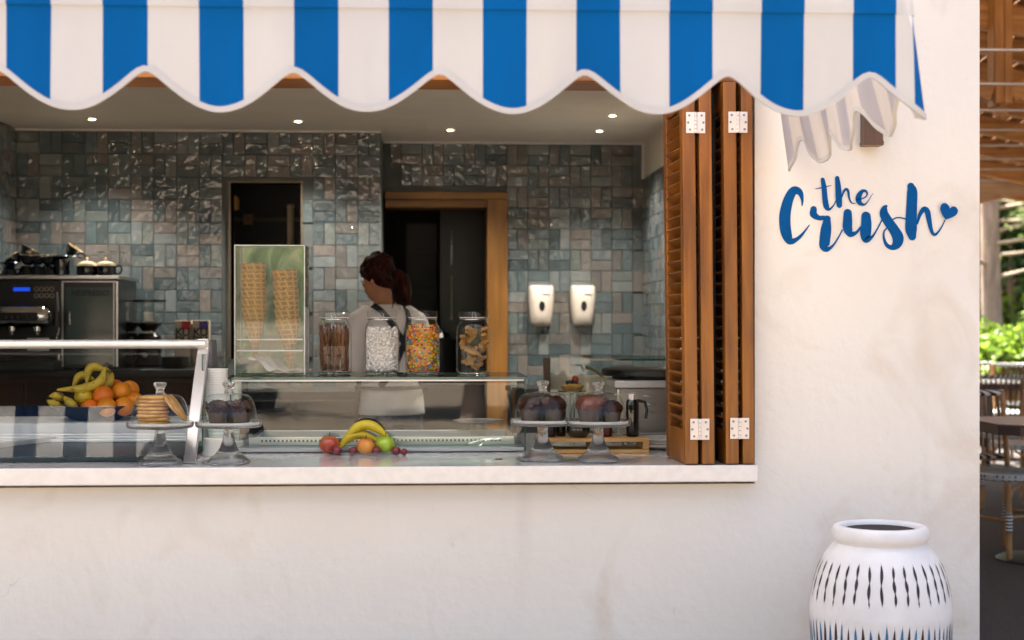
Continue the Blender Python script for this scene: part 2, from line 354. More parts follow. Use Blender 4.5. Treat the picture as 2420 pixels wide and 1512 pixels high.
M().box(-3.4, XJ, -.02, .20, ZTOP, ZTOP+.098).build('hatch_rail', wood_mat('rail_pine',(.34,.13,.02),(.22,.075,.01),0), kiosk, smooth=0, bev=.006)

# interior shell
struct(M().box(-3.4,XR+.02,.222,7.6,-.0,ZF).build('floor', pm('screed',(.06,.06,.06),.5), smooth=0))
struct(M().box(-3.4,XR+.02,.222,YB2+.2,ZCEIL,ZCEIL+.1).build('ceiling', CEIL, smooth=0))
WB = struct(bpy.data.objects.new('wall_back', None)); 
def wall_with_hole(x0,x1,y0,y1,z0,z1,hx0,hx1,hz0,hz1):
    m = M()
    if hx0 > x0: m.box(x0,hx0,y0,y1,z0,z1)
    if hx1 < x1: m.box(hx1,x1,y0,y1,z0,z1)
    if hz1 < z1: m.box(hx0,hx1,y0,y1,hz1,z1)
    if hz0 > z0: m.box(hx0,hx1,y0,y1,z0,hz0)
    return m
bpy.data.objects.remove(WB)
NI0, NI1 = P(545,CY,YB).x, P(711,CY,YB).x; NZ1 = P(600,432,YB).z; NZ0 = P(600,850,YB).z
wall_back = struct(wall_with_hole(-3.4,XS,YB+.012,YB+.14,ZF,ZCEIL,NI0,NI1,NZ0,NZ1).build('wall_back', GROUT, smooth=0))
D0, D1 = XS+.012, P(1200,CY,YB2).x; DZ1 = P(1000,453,YB2).z
wall_alc = struct(wall_with_hole(XS,XR+.02,YB2+.012,YB2+.14,ZF,ZCEIL,XS,D1,ZF,DZ1).build('wall_alcove', GROUT, smooth=0))
struct(M().box(XS-.12,XS,YB+.142,YB2+.14,ZF,ZCEIL).build('wall_return', GROUT, smooth=0))
ZST = P(1521,423,YB2).z
wall_sr = struct(M().box(XR,XR+.02,1.2,YB2+.01,ZF,ZCEIL).build('wall_side', pm('cream_paint',(.72,.67,.60),.7,var=.04), smooth=0))
wall_sl = struct(M().box(XL-.12,XL-.012,.3,YB+.01,ZF,ZCEIL).build('wall_left', GROUT, smooth=0))
# dark store room behind
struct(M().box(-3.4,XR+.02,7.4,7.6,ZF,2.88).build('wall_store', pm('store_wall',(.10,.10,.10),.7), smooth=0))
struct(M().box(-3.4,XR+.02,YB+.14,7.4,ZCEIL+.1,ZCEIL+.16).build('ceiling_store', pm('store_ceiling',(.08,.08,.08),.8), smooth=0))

# glazed tiles, laid as pairs that alternate upright and lying
TW, TH, PITCH = .1320, .0653, .1335
def tile_mesh(w, h, k):
    m = M(); b = .0028; d = .010; j = lambda s: random.uniform(-s,s)
    hw, hh = w/2+j(.0006), h/2+j(.0006)
    vs = [(-hw,0,-hh),(hw,0,-hh),(hw,0,hh),(-hw,0,hh)] + [(-hw,-d+.003,-hh),(hw,-d+.003,-hh),(hw,-d+.003,hh),(-hw,-d+.003,hh)]
    vs += [(-hw+b,-d+j(.0005),-hh+b),(hw-b,-d+j(.0005),-hh+b),(hw-b,-d+j(.0005),hh-b),(-hw+b,-d+j(.0005),hh-b),(j(.01),-d+j(.0005),j(.006))]
    fs = [(0,1,5,4),(1,2,6,5),(2,3,7,6),(3,0,4,7),(4,5,9,8),(5,6,10,9),(6,7,11,10),(7,4,8,11),(8,9,12),(9,10,12),(10,11,12),(11,8,12)]
    m.add(vs, fs); return m.mesh('tile', TILE, 20)
TH_V = [tile_mesh(TW, TH, k) for k in range(6)]; TV_V = [tile_mesh(TH, TW, k) for k in range(6)]
def lay(parent, org, ux, ncol, nrow, skip, zt, rz, par=0, cut0=0):
    """org: top corner on the wall face; ux: direction of a row"""
    for r in range(nrow):
        for c in range(ncol):
            for k in (0,1):
                lying = (r+c+par) % 2 == 0
                cu = (c+.5)*PITCH; cz = -(r+.5)*PITCH
                if lying: cz += (.5-k)*PITCH*.5
                else: cu += (k-.5)*PITCH*.5
                p = Vector(org) + Vector(ux)*cu + Vector((0,0,cz))
                w = (TW if lying else TH)/2; h = (TH if lying else TW)/2
                if skip(p, w, h): continue
                me = random.choice(TH_V if lying else TV_V)
                o = put('tile', me, parent, p); o.rotation_euler = (random.gauss(0,.012), random.gauss(0,.004), rz+random.gauss(0,.012))
def skip_back(p, w, h):
    if p.z-h < .80: return True
    if p.x+w > NI0 and p.x-w < NI1 and p.z+h > NZ0 and p.z-h < NZ1: return True
    return p.z < 1.50 and p.x < P(285,CY,YB).x                      # behind the coffee machine
ncol = int((XS-XL)/PITCH)+1
lay(wall_back, (XS-ncol*PITCH+.002,YB+.012,ZCEIL-.012), (1,0,0), ncol, 13, lambda p,w,h: skip_back(p,w,h) or p.x-w < XL-.02, 0, 0)
def skip_alc(p, w, h): return p.z-h < .85 or (p.x-w < D1-.012 and p.z-h < DZ1-.012) or p.x+w > XR+.01
lay(wall_alc, (D1-6*PITCH-.006,YB2+.012,ZCEIL-.012), (1,0,0), 13, 13, lambda p,w,h: skip_alc(p,w,h) or p.x-w < XS-.01, 0, 0, 1)
lay(wall_sr, (XR,YB2,ZST), (0,-1,0), 8, 9, lambda p,w,h: p.z < 1.05, 0, R(-90))
lay(wall_sl, (XL-.012,YB-.02,ZCEIL-.012), (0,-1,0), 3, 8, lambda p,w,h: p.z < 1.5, 0, R(90))
# pale bead under the ceiling and the edge of the tiling
tr = M(); tr.box(-3.3,XS+.004,YB-.012,YB+.011,ZCEIL-.011,ZCEIL-.001); tr.box(XS+.006,XR-.001,YB2-.012,YB2+.011,ZCEIL-.011,ZCEIL-.001)
tr.box(XR-.013,XR-.0005,YB2-.011,YB2+.011,ZST,ZCEIL-.012)
struct(tr.build('ceiling_trim', WHITEP, smooth=0))
struct(M().box(XR-.016,XR-.001,P(1567,CY,3.4).y-.03,3.37+.05,1.0,ZST+.01).build('wall_edge_trim', PLASTER, smooth=0))

# doorway and pass-through
frame = thing('door_frame', 'oiled oak frame around the dark doorway behind the counter', 'door frame', (0,0,0))
zi = P(1000,490,YB2).z; xi = P(1150,CY,YB2).x
M().box(D0,D1-.002,YB2-.03,YB2+.20,zi+.05,DZ1-.002).build('head_board', wood_mat('oak_head',(.32,.15,.03),(.24,.10,.02),0,knots=False), frame, smooth=0, bev=.004)
M().box(D0+.003,xi,YB2-.012,YB2+.26,zi,zi+.048).build('head_stop', wood_mat('oak_stop',(.24,.105,.02),(.17,.07,.012),0,knots=False), frame, smooth=0, bev=.003)
M().box(xi,D1-.004,YB2-.034,YB2+.28,ZF,zi+.049).build('jamb', DOORW, frame, smooth=0, bev=.004)
nf = thing('hatch_frame', 'thin bronze edged opening in the tiled wall beside the cone box', 'hatch', (0,0,0))
BRZ = pm('bronze_edge', (.16,.13,.095), .45, .5)
M().box(NI0-.012,NI0,YB-.012,YB+.16,NZ0,NZ1+.012).build('side', BRZ, nf, smooth=0)
M().box(NI1,NI1+.012,YB-.012,YB+.16,NZ0,NZ1+.012).build('side', BRZ, nf, smooth=0)
M().box(NI0,NI1,YB-.012,YB+.16,NZ1,NZ1+.012).build('head', BRZ, nf, smooth=0)
# store-room things seen through the openings
pp = P(686,490,4.6); tag(M().cyl((pp.x,4.6,ZF),(pp.x,4.6,pp.z),.021,n=20).lathe([(.021,0),(.026,.004),(.026,.02),(.012,.026)],20,(pp.x,4.6,pp.z-.005),cap=True).build('white_pipe', pm('pipe_paint',(.62,.53,.40),.5)), 'upright cream pipe inside the narrow opening above the cone box', 'pipe')
p = P(553,480,4.35); lamp = thing('wall_lamp', 'small amber shaded lamp inside the narrow tiled opening', 'lamp', p)
M().lathe([(.012,-.045),(.030,-.04),(.032,.02),(.022,.04),(.010,.045)],16,cap=True).build('shade', pm('amber_shade',(.75,.48,.16),.5), lamp)
M().cyl((0,0,.045),(0,0,.16),.005).build('stem', BLACK, lamp)
cab = thing('store_cabinet', 'dark shelved cabinet seen through the narrow opening', 'cabinet', (P(620,CY,5.4).x,5.4,ZF))
M().box(-.5,.5,0,.5,0,2.3).build('carcass', DARK, cab, smooth=0, bev=.006)
for z in (1.2,1.62,1.98): M().box(-.48,.48,-.03,-.002,z,z+.025).build('shelf', pm('shelf_edge',(.10,.085,.06),.5), cab, smooth=0)
sg = P(586,520,5.3); st = thing('price_tag', 'small square tag with a red mark inside the dark opening', 'tag', sg)
M().box(-.03,.03,-.004,0,-.03,.04).build('card', pm('tag_card',(.35,.24,.15),.6), st, smooth=0); M().prism([(-.02,.03),(0,.0),(.02,.03),(0,.015)],-.009,-.0045).build('mark', pm('tag_red',(.4,.06,.03),.6), st, smooth=0)
fr = thing('store_fridge', 'tall black fridge standing inside the dark doorway', 'fridge', (P(1105,CY,6.0).x,6.0,ZF))
M().box(-.22,.30,0,.6,0,2.25).build('body', DARK, fr, smooth=0, bev=.01); M().box(-.21,.29,-.02,-.002,1.15,2.2).build('door', BLACK, fr, smooth=0, bev=.008); M().box(-.21,.29,-.02,-.002,.1,1.13).build('door', BLACK, fr, smooth=0, bev=.008)
for z0,z1 in ((1.30,1.62),(1.7,1.95)): M().cyl((-.12,-.05,z0),(-.12,-.05,z1),.009).build('handle', CHROME, fr)
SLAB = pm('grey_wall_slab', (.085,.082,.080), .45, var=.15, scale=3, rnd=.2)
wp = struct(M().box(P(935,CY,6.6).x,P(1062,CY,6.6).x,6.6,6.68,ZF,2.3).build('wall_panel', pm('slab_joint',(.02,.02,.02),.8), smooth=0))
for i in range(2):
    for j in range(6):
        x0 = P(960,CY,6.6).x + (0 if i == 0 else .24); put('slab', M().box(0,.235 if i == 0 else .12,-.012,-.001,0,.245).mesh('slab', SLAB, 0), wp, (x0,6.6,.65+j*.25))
pot = thing('steel_kettle_row', 'black glossy urns standing inside the dark doorway', 'urn', (P(1040,CY,5.2).x,5.2,.98))
M().lathe([(.0,0),(.10,0),(.105,.02),(.10,.28),(.075,.30),(0,.30)],20).build('urn_body', BLACK, pot); M().lathe([(.07,.302),(.06,.33),(.015,.34),(.018,.36),(0,.365)],20).build('urn_lid', CHROME, pot)
pot2 = clone(pot, None, (P(1000,CY,5.25).x,5.25,.98)); pot['label'] = 'black glossy urn nearest the oak jamb in the dark doorway'; pot2['label'] = 'black glossy urn behind the ponytail in the dark doorway'
pot.name = 'black_urn'; pot2.name = 'black_urn.001'
tag(M().box(-.55,.45,0,.5,-.9,0).build('store_table', DARK, None, (P(1030,CY,5.05).x,5.05,.978), smooth=0, bev=.01), 'dark cupboard under the black urns in the doorway', 'cupboard')

# ceiling spots
LENS = emis('lamp_lens', (1.0,.80,.52), 9)
for u, v, lab in ((217,286,'ceiling downlight above the coffee machine, leftmost'), (704,288,'ceiling downlight above the narrow tiled opening'),
                  (1064,306,'ceiling downlight above the doorway'), (1415,306,'ceiling downlight above the soap dispensers'), (1447,269,'ceiling downlight nearest the folded shutter')):
    Yd = FPX*(ZCEIL-EYE)/(CY-v) - DIST; p = P(u, v, Yd); p.z = ZCEIL
    t = thing('downlight', 'small round warm ' + lab, 'downlight', p, 'recessed ceiling lights')
    M().lathe([(.020,-.001),(.020,-.006),(.026,-.008),(.032,-.001)],24).build('ring', WHITEP, t)
    M().lathe([(0.0005,-.004),(.019,-.004)],24).build('lens', LENS, t)
    ld = bpy.data.lights.new('spot', 'SPOT'); lo = bpy.data.objects.new('spot', ld); COL.objects.link(lo); lo.parent = t; lo.location = (0,0,-.012)
    ld.energy = 16; ld.spot_size = R(115); ld.spot_blend = .8; ld.color = (1.0,.91,.78); ld.shadow_soft_size = .03

# ---------------- counter ----------------
counter = thing('serving_counter', 'long polished white counter shelf across the serving hatch', 'counter', (0,0,0))
M().box(-3.4, XJ, -.055, 1.45, ZC-.058, ZC).build('top', QUARTZ, counter, smooth=0, bev=.004)
M().box(-3.35, XJ-.05, .24, 1.30, ZF, ZC-.06).build('base_cabinet', WHITEP, counter, smooth=0)

# ---------------- folded louvre shutters ----------------
shut = thing('folding_shutter', 'varnished pine louvred shutters folded into a stack beside the pier', 'shutter', (0,0,0))
TL = .049; WL = .345; YF = -.058
edges = [(1619,1650),(1659,1689),(1715,1746),(1755,1782)]
zs0, zs1 = ZC+.003, ZTOP-.004
stile_me = None; leafs = []
slat_me = M().obox((0,0,0),(.052,WL-.10,.008),Matrix.Rotation(R(38),3,'Y')).mesh('slat', PINEY, 0)
for i,(u0,u1) in enumerate(edges):
    x0, x1 = P(u0,CY,YF).x, P(u1,CY,YF).x; xc = (x0+x1)/2; t = (x1-x0)
    m = M(); h = t/2
    m.box(-h,h,0,.05,0,zs1-zs0); m.box(-h,h,WL-.05,WL,0,zs1-zs0)
    m.box(-h+.002,h-.002,.05,WL-.05,0,.115); m.box(-h+.002,h-.002,.05,WL-.05,zs1-zs0-.09,zs1-zs0)
    tilt = [R(2.0),R(1.2),R(.6),R(.2)][i]
    lf = m.build('leaf', PINE, shut, (xc,YF,zs0), (0,[R(-.55),R(-.55),R(-.45),R(-.30)][i],tilt), smooth=0, bev=.004)
    leafs.append((lf,xc,t))
    n = 28 if i == 0 else 28
    for k in range(n):
        z = .14 + k*(zs1-zs0-.26)/(n-1); put('slat', slat_me, lf, (0,WL/2,z))
    if i in (1,): pass
M().box(P(1683,CY,0).x+.004,P(1705,CY,0).x-.002,.10,.30,zs0,zs1).build('gap_shade', BLACKM, shut, smooth=0)  # black sheet painted in for the shade of the gap between leaves
def hinge(u, v, Y=YF):
    p = P(u,v,Y-.003); w = .0655; h = .072
    o = M().box(-w/2,-.004,-.004,0,-h/2,h/2).box(.004,w/2,-.004,0,-h/2,h/2).build('hinge', HINGE, shut, p, smooth=0, bev=.0015)
    kn = M()
    for j in range(5): kn.cyl((0,-.006,-h/2+j*h/5+.001),(0,-.006,-h/2+(j+1)*h/5-.001),.0055,n=10)
    kn.build('hinge_knuckle', HINGE, o)
    for sx,zz in ((-.022,.024),(-.026,0),(-.020,-.024),(.020,.024),(.026,0),(.022,-.024)):
        M().cyl((sx,-.0065,zz),(sx,-.0042,zz),.0042,n=10).build('screw', SCREW, o)
for u,v in ((1643,290),(1743,289),(1653,1014),(1747,1012)): hinge(u,v)

# ---------------- awning ----------------
YA = -1.5
aw = thing('striped_awning', 'blue and white striped awning with scalloped valance over the hatch', 'awning', (0,0,0))
def ax(u): return P(u,CY,YA).x
bx0 = ax(15); pitch = (ax(2015)-ax(15))/9; bw = pitch*.468
zpk = P(700,168,YA).z; ztr = P(860,262,YA).z; ztp = P(860,-34,YA).z
pk0 = ax(-8); per = (ax(2055)-ax(-8))/6
def scal(s):                      # hem height along the cloth
    t = ((s-pk0)/per) % 1.0; d = (math.sqrt(math.sin(math.pi*t)**2+.035)-math.sqrt(.035))/(math.sqrt(1.035)-math.sqrt(.035))
    return zpk + (ztr-zpk)*d
S0 = bx0 - 8*pitch; SC_ = ax(2128)        # where the cloth starts to turn the corner
def path(s, z):
    """plan position of the cloth for arc length s, the corner opens towards the hem"""
    k = (ztp-z)/(ztp-ztr); k = max(0,min(1.2,k)); r = .030 + .055*k
    wav = .009*k*math.sin(s*9.0)+.005*k*math.sin(s*23+1)+.002*k*math.sin(s*61+2)
    if s <= SC_: return (s, YA+wav)
    a = (s-SC_)/r
    if a < math.pi/2: return (SC_+r*math.sin(a), YA+r*(1-math.cos(a)))
    e = s-SC_-r*math.pi/2
    return (SC_+r+wav*1.5, YA+r+e)
SEND = SC_ + .03*math.pi/2 + (abs(YA)-.06)
corner_blue = (SC_+.040, SC_+.040+bw)
bounds = []; k = 0
x = S0
segs = []
while x < SC_-.001:
    segs.append((x, min(x+bw,SC_+.02), 1)); segs.append((x+bw, min(x+pitch, corner_blue[0]), 0)); x += pitch
segs = [s for s in segs if s[0] < corner_blue[0]-.001]
segs[-1] = (segs[-1][0], corner_blue[0], segs[-1][2])
segs.append((corner_blue[0],corner_blue[1],1)); x = corner_blue[1]
while x < SEND: segs.append((x, min(x+pitch-bw,SEND), 0)); segs.append((min(x+pitch-bw,SEND), min(x+pitch,SEND), 1)); x += pitch
segs = [s for s in segs if s[1]-s[0] > .002]
def cloth(off, mats, name, s_from=None):
    m = M(); nz = 9
    for a,b,mi in segs:
        if s_from is not None and b < s_from: continue
        n = max(2,int((b-a)/.012)); vs = []; fs = []
        for i in range(n+1):
            s = a+(b-a)*i/n; zb = scal(s)
            for j in range(nz+1):
                z = ztp+(zb-ztp)*j/nz; X,Y = path(s,z); X2,Y2 = path(s+.004,z); tx,ty = X2-X,Y2-Y; q = math.hypot(tx,ty)
                vs.append((X-ty/q*off, Y+tx/q*off, z))
        for i in range(n):
            for j in range(nz): fs.append((i*(nz+1)+j, i*(nz+1)+j+1, (i+1)*(nz+1)+j+1, (i+1)*(nz+1)+j))
        m.add(vs, fs, mi)
    return m.build(name, mats, aw, smooth=60)
cloth(0, [FABW,FABB], 'valance'); cloth(.003, [LINW,LINB], 'valance_lining')
hem = []
s = S0
while s < SEND: hem.append((*path(s,scal(s)), scal(s))); s += .012
pts = [Vector(h) for h in hem]; hm = M(); vs = []; fs = []
for i,p in enumerate(pts):
    q0, q1 = pts[max(i-1,0)], pts[min(i+1,len(pts)-1)]; t = (q1-q0).normalized(); th = Vector((t.x,t.y,0)).normalized(); nrm = Vector((th.y,-th.x,0)); up = t.cross(nrm)*-1
    if up.z < 0: up = -up
    for dn,du in ((.0035,-.004),(.0035,.010),(-.005,.010),(-.005,-.004)): vs.append(p+nrm*dn+up*du)
for i in range(len(pts)-1):
    for j in range(4): fs.append((i*4+j, i*4+(j+1)%4, (i+1)*4+(j+1)%4, (i+1)*4+j))
hm.add(vs,fs).build('valance_edging', FABW, aw, smooth=40)
# roof cloth of the awning and its front bar
m = M()
for a,b,mi in segs:
    if a >= SC_: break
    b = min(b,SC_); m.add([(a,YA+.01,ztp-.008),(b,YA+.01,ztp-.008),(b,-.02,ztp+.62),(a,-.02,ztp+.62)],[(0,1,2,3)],mi)
m.build('roof_cloth', [pm('white_roof_cloth',(.80,.79,.78),.75,var=.03,trans=.5),pm('blue_roof_cloth',(.0,.075,.28),.75,trans=.12)], aw, smooth=0)
M().tube([(S0,YA+.035,ztp-.03),(SC_-.01,YA+.035,ztp-.03)],.022,12).build('front_bar', ALU, aw)
# stitched seam band
m = M()
for a,b,mi in segs:
    n = max(1,int((b-a)/.03))
    if a >= SEND-.02: continue
    vs = []; fs = []; zt_, zb_ = P(800,-20,YA).z, P(800,19,YA).z
    for i in range(n+1):
        s = a+(b-a)*i/n
        for z,of in ((zt_,-.006),(zb_,-.006),(zb_,-.001)):
            X,Y = path(s,z); X2,Y2 = path(s+.004,z); tx,ty = X2-X,Y2-Y; q = math.hypot(tx,ty); vs.append((X-ty/q*of,Y+tx/q*of,z))
    for i in range(n):
        for j in range(2): fs.append((i*3+j,i*3+j+1,i*3+3+j+1,i*3+3+j))
    m.add(vs,fs,mi)
m.build('seam_band', [FABW,FABB], aw, smooth=40)
p = P(2059,285,-.03)
br = tag(M().box(-.032,.032,-.06,.0,-.075,.12).box(-.034,.034,-.062,.0,-.088,-.072).build('awning_bracket', wood_mat('bracket_wood',(.14,.065,.03),(.09,.04,.02),2,knots=False), None, (p.x,-.001,p.z), smooth=0, bev=.003), 'brown wooden block on the wall behind the hanging side valance', 'bracket')

# ---------------- painted lettering ----------------
INK = pm('blue_sign_paint', (.000,.085,.285), .7, var=.08, scale=20, spec=.12)
def zp(x, y): return P((1900+x/2.748)*.94492, (150+y/2.748)*.94492, -.002)
sign = thing('wall_lettering', 'blue hand-lettered sign with a heart painted on the white pier', 'sign', (0,0,0))
kk = [0]
def stroke(m, pts):
    c = crom(pts, 10); kk[0] += 1; off = -.0012*kk[0]/10 - .002
    vs = []; fs = []; n = len(c)
    q = [zp(a[0],a[1]) for a in c]; w = [max(3.0,a[2])/2.748*.94492/S(0)/2 for a in c]
    for i in range(n):
        t = (q[min(i+1,n-1)]-q[max(i-1,0)]); t.y = 0; t.normalize(); nn = Vector((-t.z,0,t.x))
        a, b = q[i]+nn*w[i], q[i]-nn*w[i]; vs += [(a.x,off,a.z),(b.x,off,b.z)]
    for i in range(n-1): fs.append((2*i,2*i+1,2*i+3,2*i+2))
    m.add(vs,fs)
    for e,sg in ((0,-1),(n-1,1)):
        if w[e] > .006:
            t = (q[min(e+1,n-1)]-q[max(e-1,0)]); a0 = math.atan2(t.z*sg, t.x*sg); kk[0] += 0; o2 = off-.00004
            fan = [(q[e].x+w[e]*math.cos(a0+x), o2, q[e].z+w[e]*math.sin(a0+x)) for x in np.linspace(-math.pi/2,math.pi/2,9)]
            m.add([(q[e].x,o2,q[e].z)]+fan, [(0,i+1,i+2) for i in range(8)])
letters = {
 'letter_c': [[(289,1003,7),(290,958,20),(272,908,44),(232,898,58),(197,955,68),(174,1045,78),(171,1120,80),(182,1195,74),(206,1242,52),(245,1236,30),(290,1198,18),(341,1132,6)]],
 'letter_r': [[(368,1026,46),(368,1060,50),(402,1084,34),(440,1086,34),(458,1102,50)],[(462,1092,48),(454,1160,74),(446,1230,76),(443,1278,70),(462,1300,36),(500,1276,16),(535,1225,11),(567,1165,9)]],
 'letter_u': [[(602,1052,58),(602,1110,66),(602,1155,66),(622,1194,46),(660,1186,22),(695,1145,14)],[(728,1074,66),(730,1130,74),(725,1190,78),(731,1232,52),(772,1213,18),(805,1162,11),(838,1098,9)]],
 'letter_s': [[(874,998,8),(856,1018,40),(852,1058,62),(884,1115,68),(924,1172,72),(948,1222,80),(938,1266,66),(905,1288,36),(870,1270,26),(851,1225,17),(852,1180,12),(872,1152,9)],[(905,1100,9),(935,1085,9),(967,1084,9),(1004,1094,11)]],
 'letter_h': [[(1036,868,50),(1045,905,72),(1042,1000,76),(1038,1100,80),(1038,1165,82),(1045,1212,56)],[(1078,1130,12),(1098,1062,26),(1125,1026,36),(1148,1040,40),(1160,1095,36),(1172,1155,28),(1188,1194,22),(1208,1197,17),(1240,1160,10),(1272,1098,7)]],
 'letter_small_t': [[(430,822,28),(440,880,36),(446,950,38),(455,1005,40),(474,1026,20),(502,1003,10),(525,962,7)],[(379,886,4),(430,876,8),(490,862,4)]],
 'letter_small_h': [[(530,812,30),(536,870,40),(541,950,44),(545,998,38)],[(558,950,8),(575,903,15),(592,888,18),(605,903,18),(612,948,14),(627,980,10),(655,988,5)]],
 'letter_small_e': [[(664,960,6),(710,950,8),(735,926,11),(727,902,16),(702,902,24),(680,932,38),(676,964,40),(692,988,26),(726,988,10),(776,916,3)]] }
for nm, sts in letters.items():
    m = M()
    for s in sts: stroke(m, s)
    m.build(nm, INK, sign, smooth=0)
hp = crom([(1270,1098),(1245,1060),(1233,1020),(1246,990),(1272,986),(1292,1003),(1299,1022)],6).tolist()+crom([(1299,1022),(1318,1008),(1341,1012),(1355,1036),(1344,1064),(1312,1083),(1270,1098)],6).tolist()[1:-1]
q = [zp(a,b) for a,b in hp]; cc = zp(1290,1045)
M().add([(cc.x,-.0095,cc.z)]+[(a.x,-.0095,a.z) for a in q],[(0,i+1,(i+1)%len(q)+1) for i in range(len(q))]).build('heart', INK, sign, smooth=0)

# ---------------- large vase ----------------
vp = P(2080,CY,-.42); sv = S(-.42); rr = lambda px: px/sv
vase = thing('tall_vase', 'large white pottery vase with dark and blue brushed dashes', 'vase', (vp.x,-.42,0))
zv = lambda v: P(2080,v,-.42).z
prof = [(.0,.0),(.11,.0),(.125,.015),(.15,.10),(.185,.22),(.212,.33),(rr(167),zv(1460)),(rr(166),zv(1425)),(rr(160),zv(1385)),(rr(149),zv(1345)),(rr(133),zv(1312)),(rr(116),zv(1290)),(rr(106),zv(1281)),
        (rr(108),zv(1277)),(rr(113),zv(1271)),(rr(115),zv(1262)),(rr(114),zv(1252)),(rr(110),zv(1244)),(rr(103),zv(1240)),(rr(95),zv(1241)),(rr(88),zv(1246)),(rr(85),zv(1256)),(rr(88),zv(1280)),(rr(120),zv(1330)),(.18,.2),(.0,.04)]
VW = pm('white_slip', (.80,.775,.76), .5, var=.05, scale=9, bump=.15, bscale=18)
pr2 = crom(prof[2:12],5).tolist(); M().lathe(prof[:2]+pr2+crom(prof[12:22],3).tolist()+prof[22:],64).build('body', VW, vase, smooth=50)
pc = crom(prof[2:12],12)
def vr(z): return float(np.interp(z, pc[:,1], pc[:,0]))
M().lathe([(0,zv(1250)),(rr(84.4),zv(1250))],40).build('mouth_shade', pm('shade_brown',(.03,.02,.018),.9), vase)  # dark disc stands in for the shade deep inside the mouth
VD = pm('dark_brush_paint',(.035,.016,.025),.6,var=.4,scale=60); VB = pm('blue_brush_paint',(.02,.16,.34),.6,var=.5,scale=50)
def dash(az, z1, z0, wmax, mat, bulbs, lean):
    n = 26; vs = []; fs = []
    for i in range(n+1):
        t = i/n; z = z1+(z0-z1)*t; w = wmax*(.22+.78*abs(math.sin(math.pi*bulbs*t)))*(1 if .04 < t < .96 else .35)*math.sin(math.pi*min(max(t,.02),.98))**.35
        a = az+lean*t+.005*math.sin(t*9+az*7); r = vr(z)+.0011
        for sg in (-1,1): vs.append((r*math.cos(a+sg*w/r/2), r*math.sin(a+sg*w/r/2), z))
    for i in range(n): fs.append((2*i,2*i+1,2*i+3,2*i+2))
    M().add(vs,fs).build('brush_dash', mat, vase, smooth=60)
for i in range(34):
    a = -math.pi/2+(i-16.5)*2*math.pi/34; dash(a, zv(1313)+random.uniform(-.006,.004), zv(1408)+random.uniform(-.01,.008), .0105, VD, random.choice([2,2.4,3,3]), random.uniform(-.015,.015))
for i in range(60):
    a = -math.pi/2+i*2*math.pi/60; dk = i % 2
    dash(a, zv(1448)+random.uniform(-.012,.008), zv(1600)+random.uniform(-.01,.01), .0115, VD if dk else VB, random.choice([1,1.6,2]), random.uniform(-.02,.02))
# ---------------- cake stands under glass ----------------
SP = [(0,.0),(.070,.0),(.075,.004),(.074,.012),(.062,.020),(.045,.034),(.030,.055),(.021,.080),(.0175,.105),(.018,.118),(.028,.123),(0,.125)]
sp_me = M().lathe(crom(SP[1:-1],4).tolist()[:0]+SP,32).mesh('pedestal', PGLASS, 50)
pl_me = M().lathe([(0,.125),(.10,.125),(.110,.127),(.113,.132),(.1145,.145),(.112,.146),(.1085,.134),(.100,.1335),(0,.1335)],48).mesh('plate', PGLASS, 50)
pw_me = M().lathe([(.0,.1345),(.104,.1345),(.1065,.136),(.104,.1375),(0,.1375)],48).mesh('plate_liner', DISHW, 50)
DP = [(.0985,.139),(.0985,.143),(.095,.175),(.087,.208),(.074,.230),(.056,.238),(.030,.2405),(.0,.241)]
dm_me = M().lathe([(.1005,.139),(.1005,.1435)]+crom(DP[1:],4).tolist(),48).mesh('dome', GLASS, 60)
kn_me = M().lathe([(.0,.2415),(.016,.2415),(.0145,.248),(.013,.255),(.017,.263),(.0215,.270),(.022,.277),(.018,.281),(.0,.282)],24).mesh('knob', PGLASS, 50)
STANDS = [(378,.055,'left'),(540,.075,''),(1282,.13,''),(1413,.075,'')]
lab_s = ['with the biscuit stack, farthest from the shutters','beside the paper cup stacks','behind the shutters, second nearest them','nearest the folded shutters']
for (u,Y,_), ls in zip(STANDS, ['holding the stacked biscuits','in front of the paper cups','partly behind the stand nearest the shutters','nearest the pine shutters']):
    c = L(Y,ZC+.001,u)
    t = thing('cake_stand', 'clear glass pedestal cake stand ' + ls, 'cake stand', c, 'glass cake stands on the counter')
    put('pedestal', sp_me, t); put('plate', pl_me, t); put('plate_liner', pw_me, t)
    d = thing('cake_dome', 'clear glass dome with knob on the cake stand ' + ls, 'dome', c, 'glass cake domes')
    put('dome_shell', dm_me, d); put('knob', kn_me, d)
BISC = pm('golden_biscuit', (.62,.37,.12), .7, second=(.42,.20,.05), scale=30, bump=.4, bscale=120, rnd=.12)
bi_me = M().lathe([(0,0),(.048,0),(.053,.003),(.054,.007),(.050,.0105),(.03,.012),(0,.0115)],28).mesh('biscuit', BISC, 50)
c = L(.055,ZC+.1395,378)
for k in range(8):
    o = put('biscuit', bi_me, None, c+Vector((-.022+random.uniform(-.004,.004),random.uniform(-.004,.004),k*.0122)), (R(random.uniform(-2,2))*0,R(0),random.random()*6))
    tag(o, 'round golden biscuit in the flat stack under the glass dome' if k < 7 else 'topmost golden biscuit of the stack under the dome', 'biscuit', 'stacked biscuits')
for dx,an,dz,lb in ((.055,58,.052,'golden biscuit leaning on the stack, outer one'),(.040,50,.060,'golden biscuit leaning on the stack, inner one')):
    tag(put('biscuit', bi_me, None, c+Vector((dx,0.0,dz)), (0,R(an),0)), lb, 'biscuit', 'leaning biscuits')
CHOC = pm('chocolate_crumb', (.045,.014,.007), .8, spec=.1, second=(.016,.006,.004), scale=40, bump=.7, bscale=70, rnd=.25)
CHOCL = pm('milk_chocolate_crumb', (.15,.045,.024), .7, spec=.15, second=(.07,.022,.014), scale=30, bump=.5, bscale=60, rnd=.2)
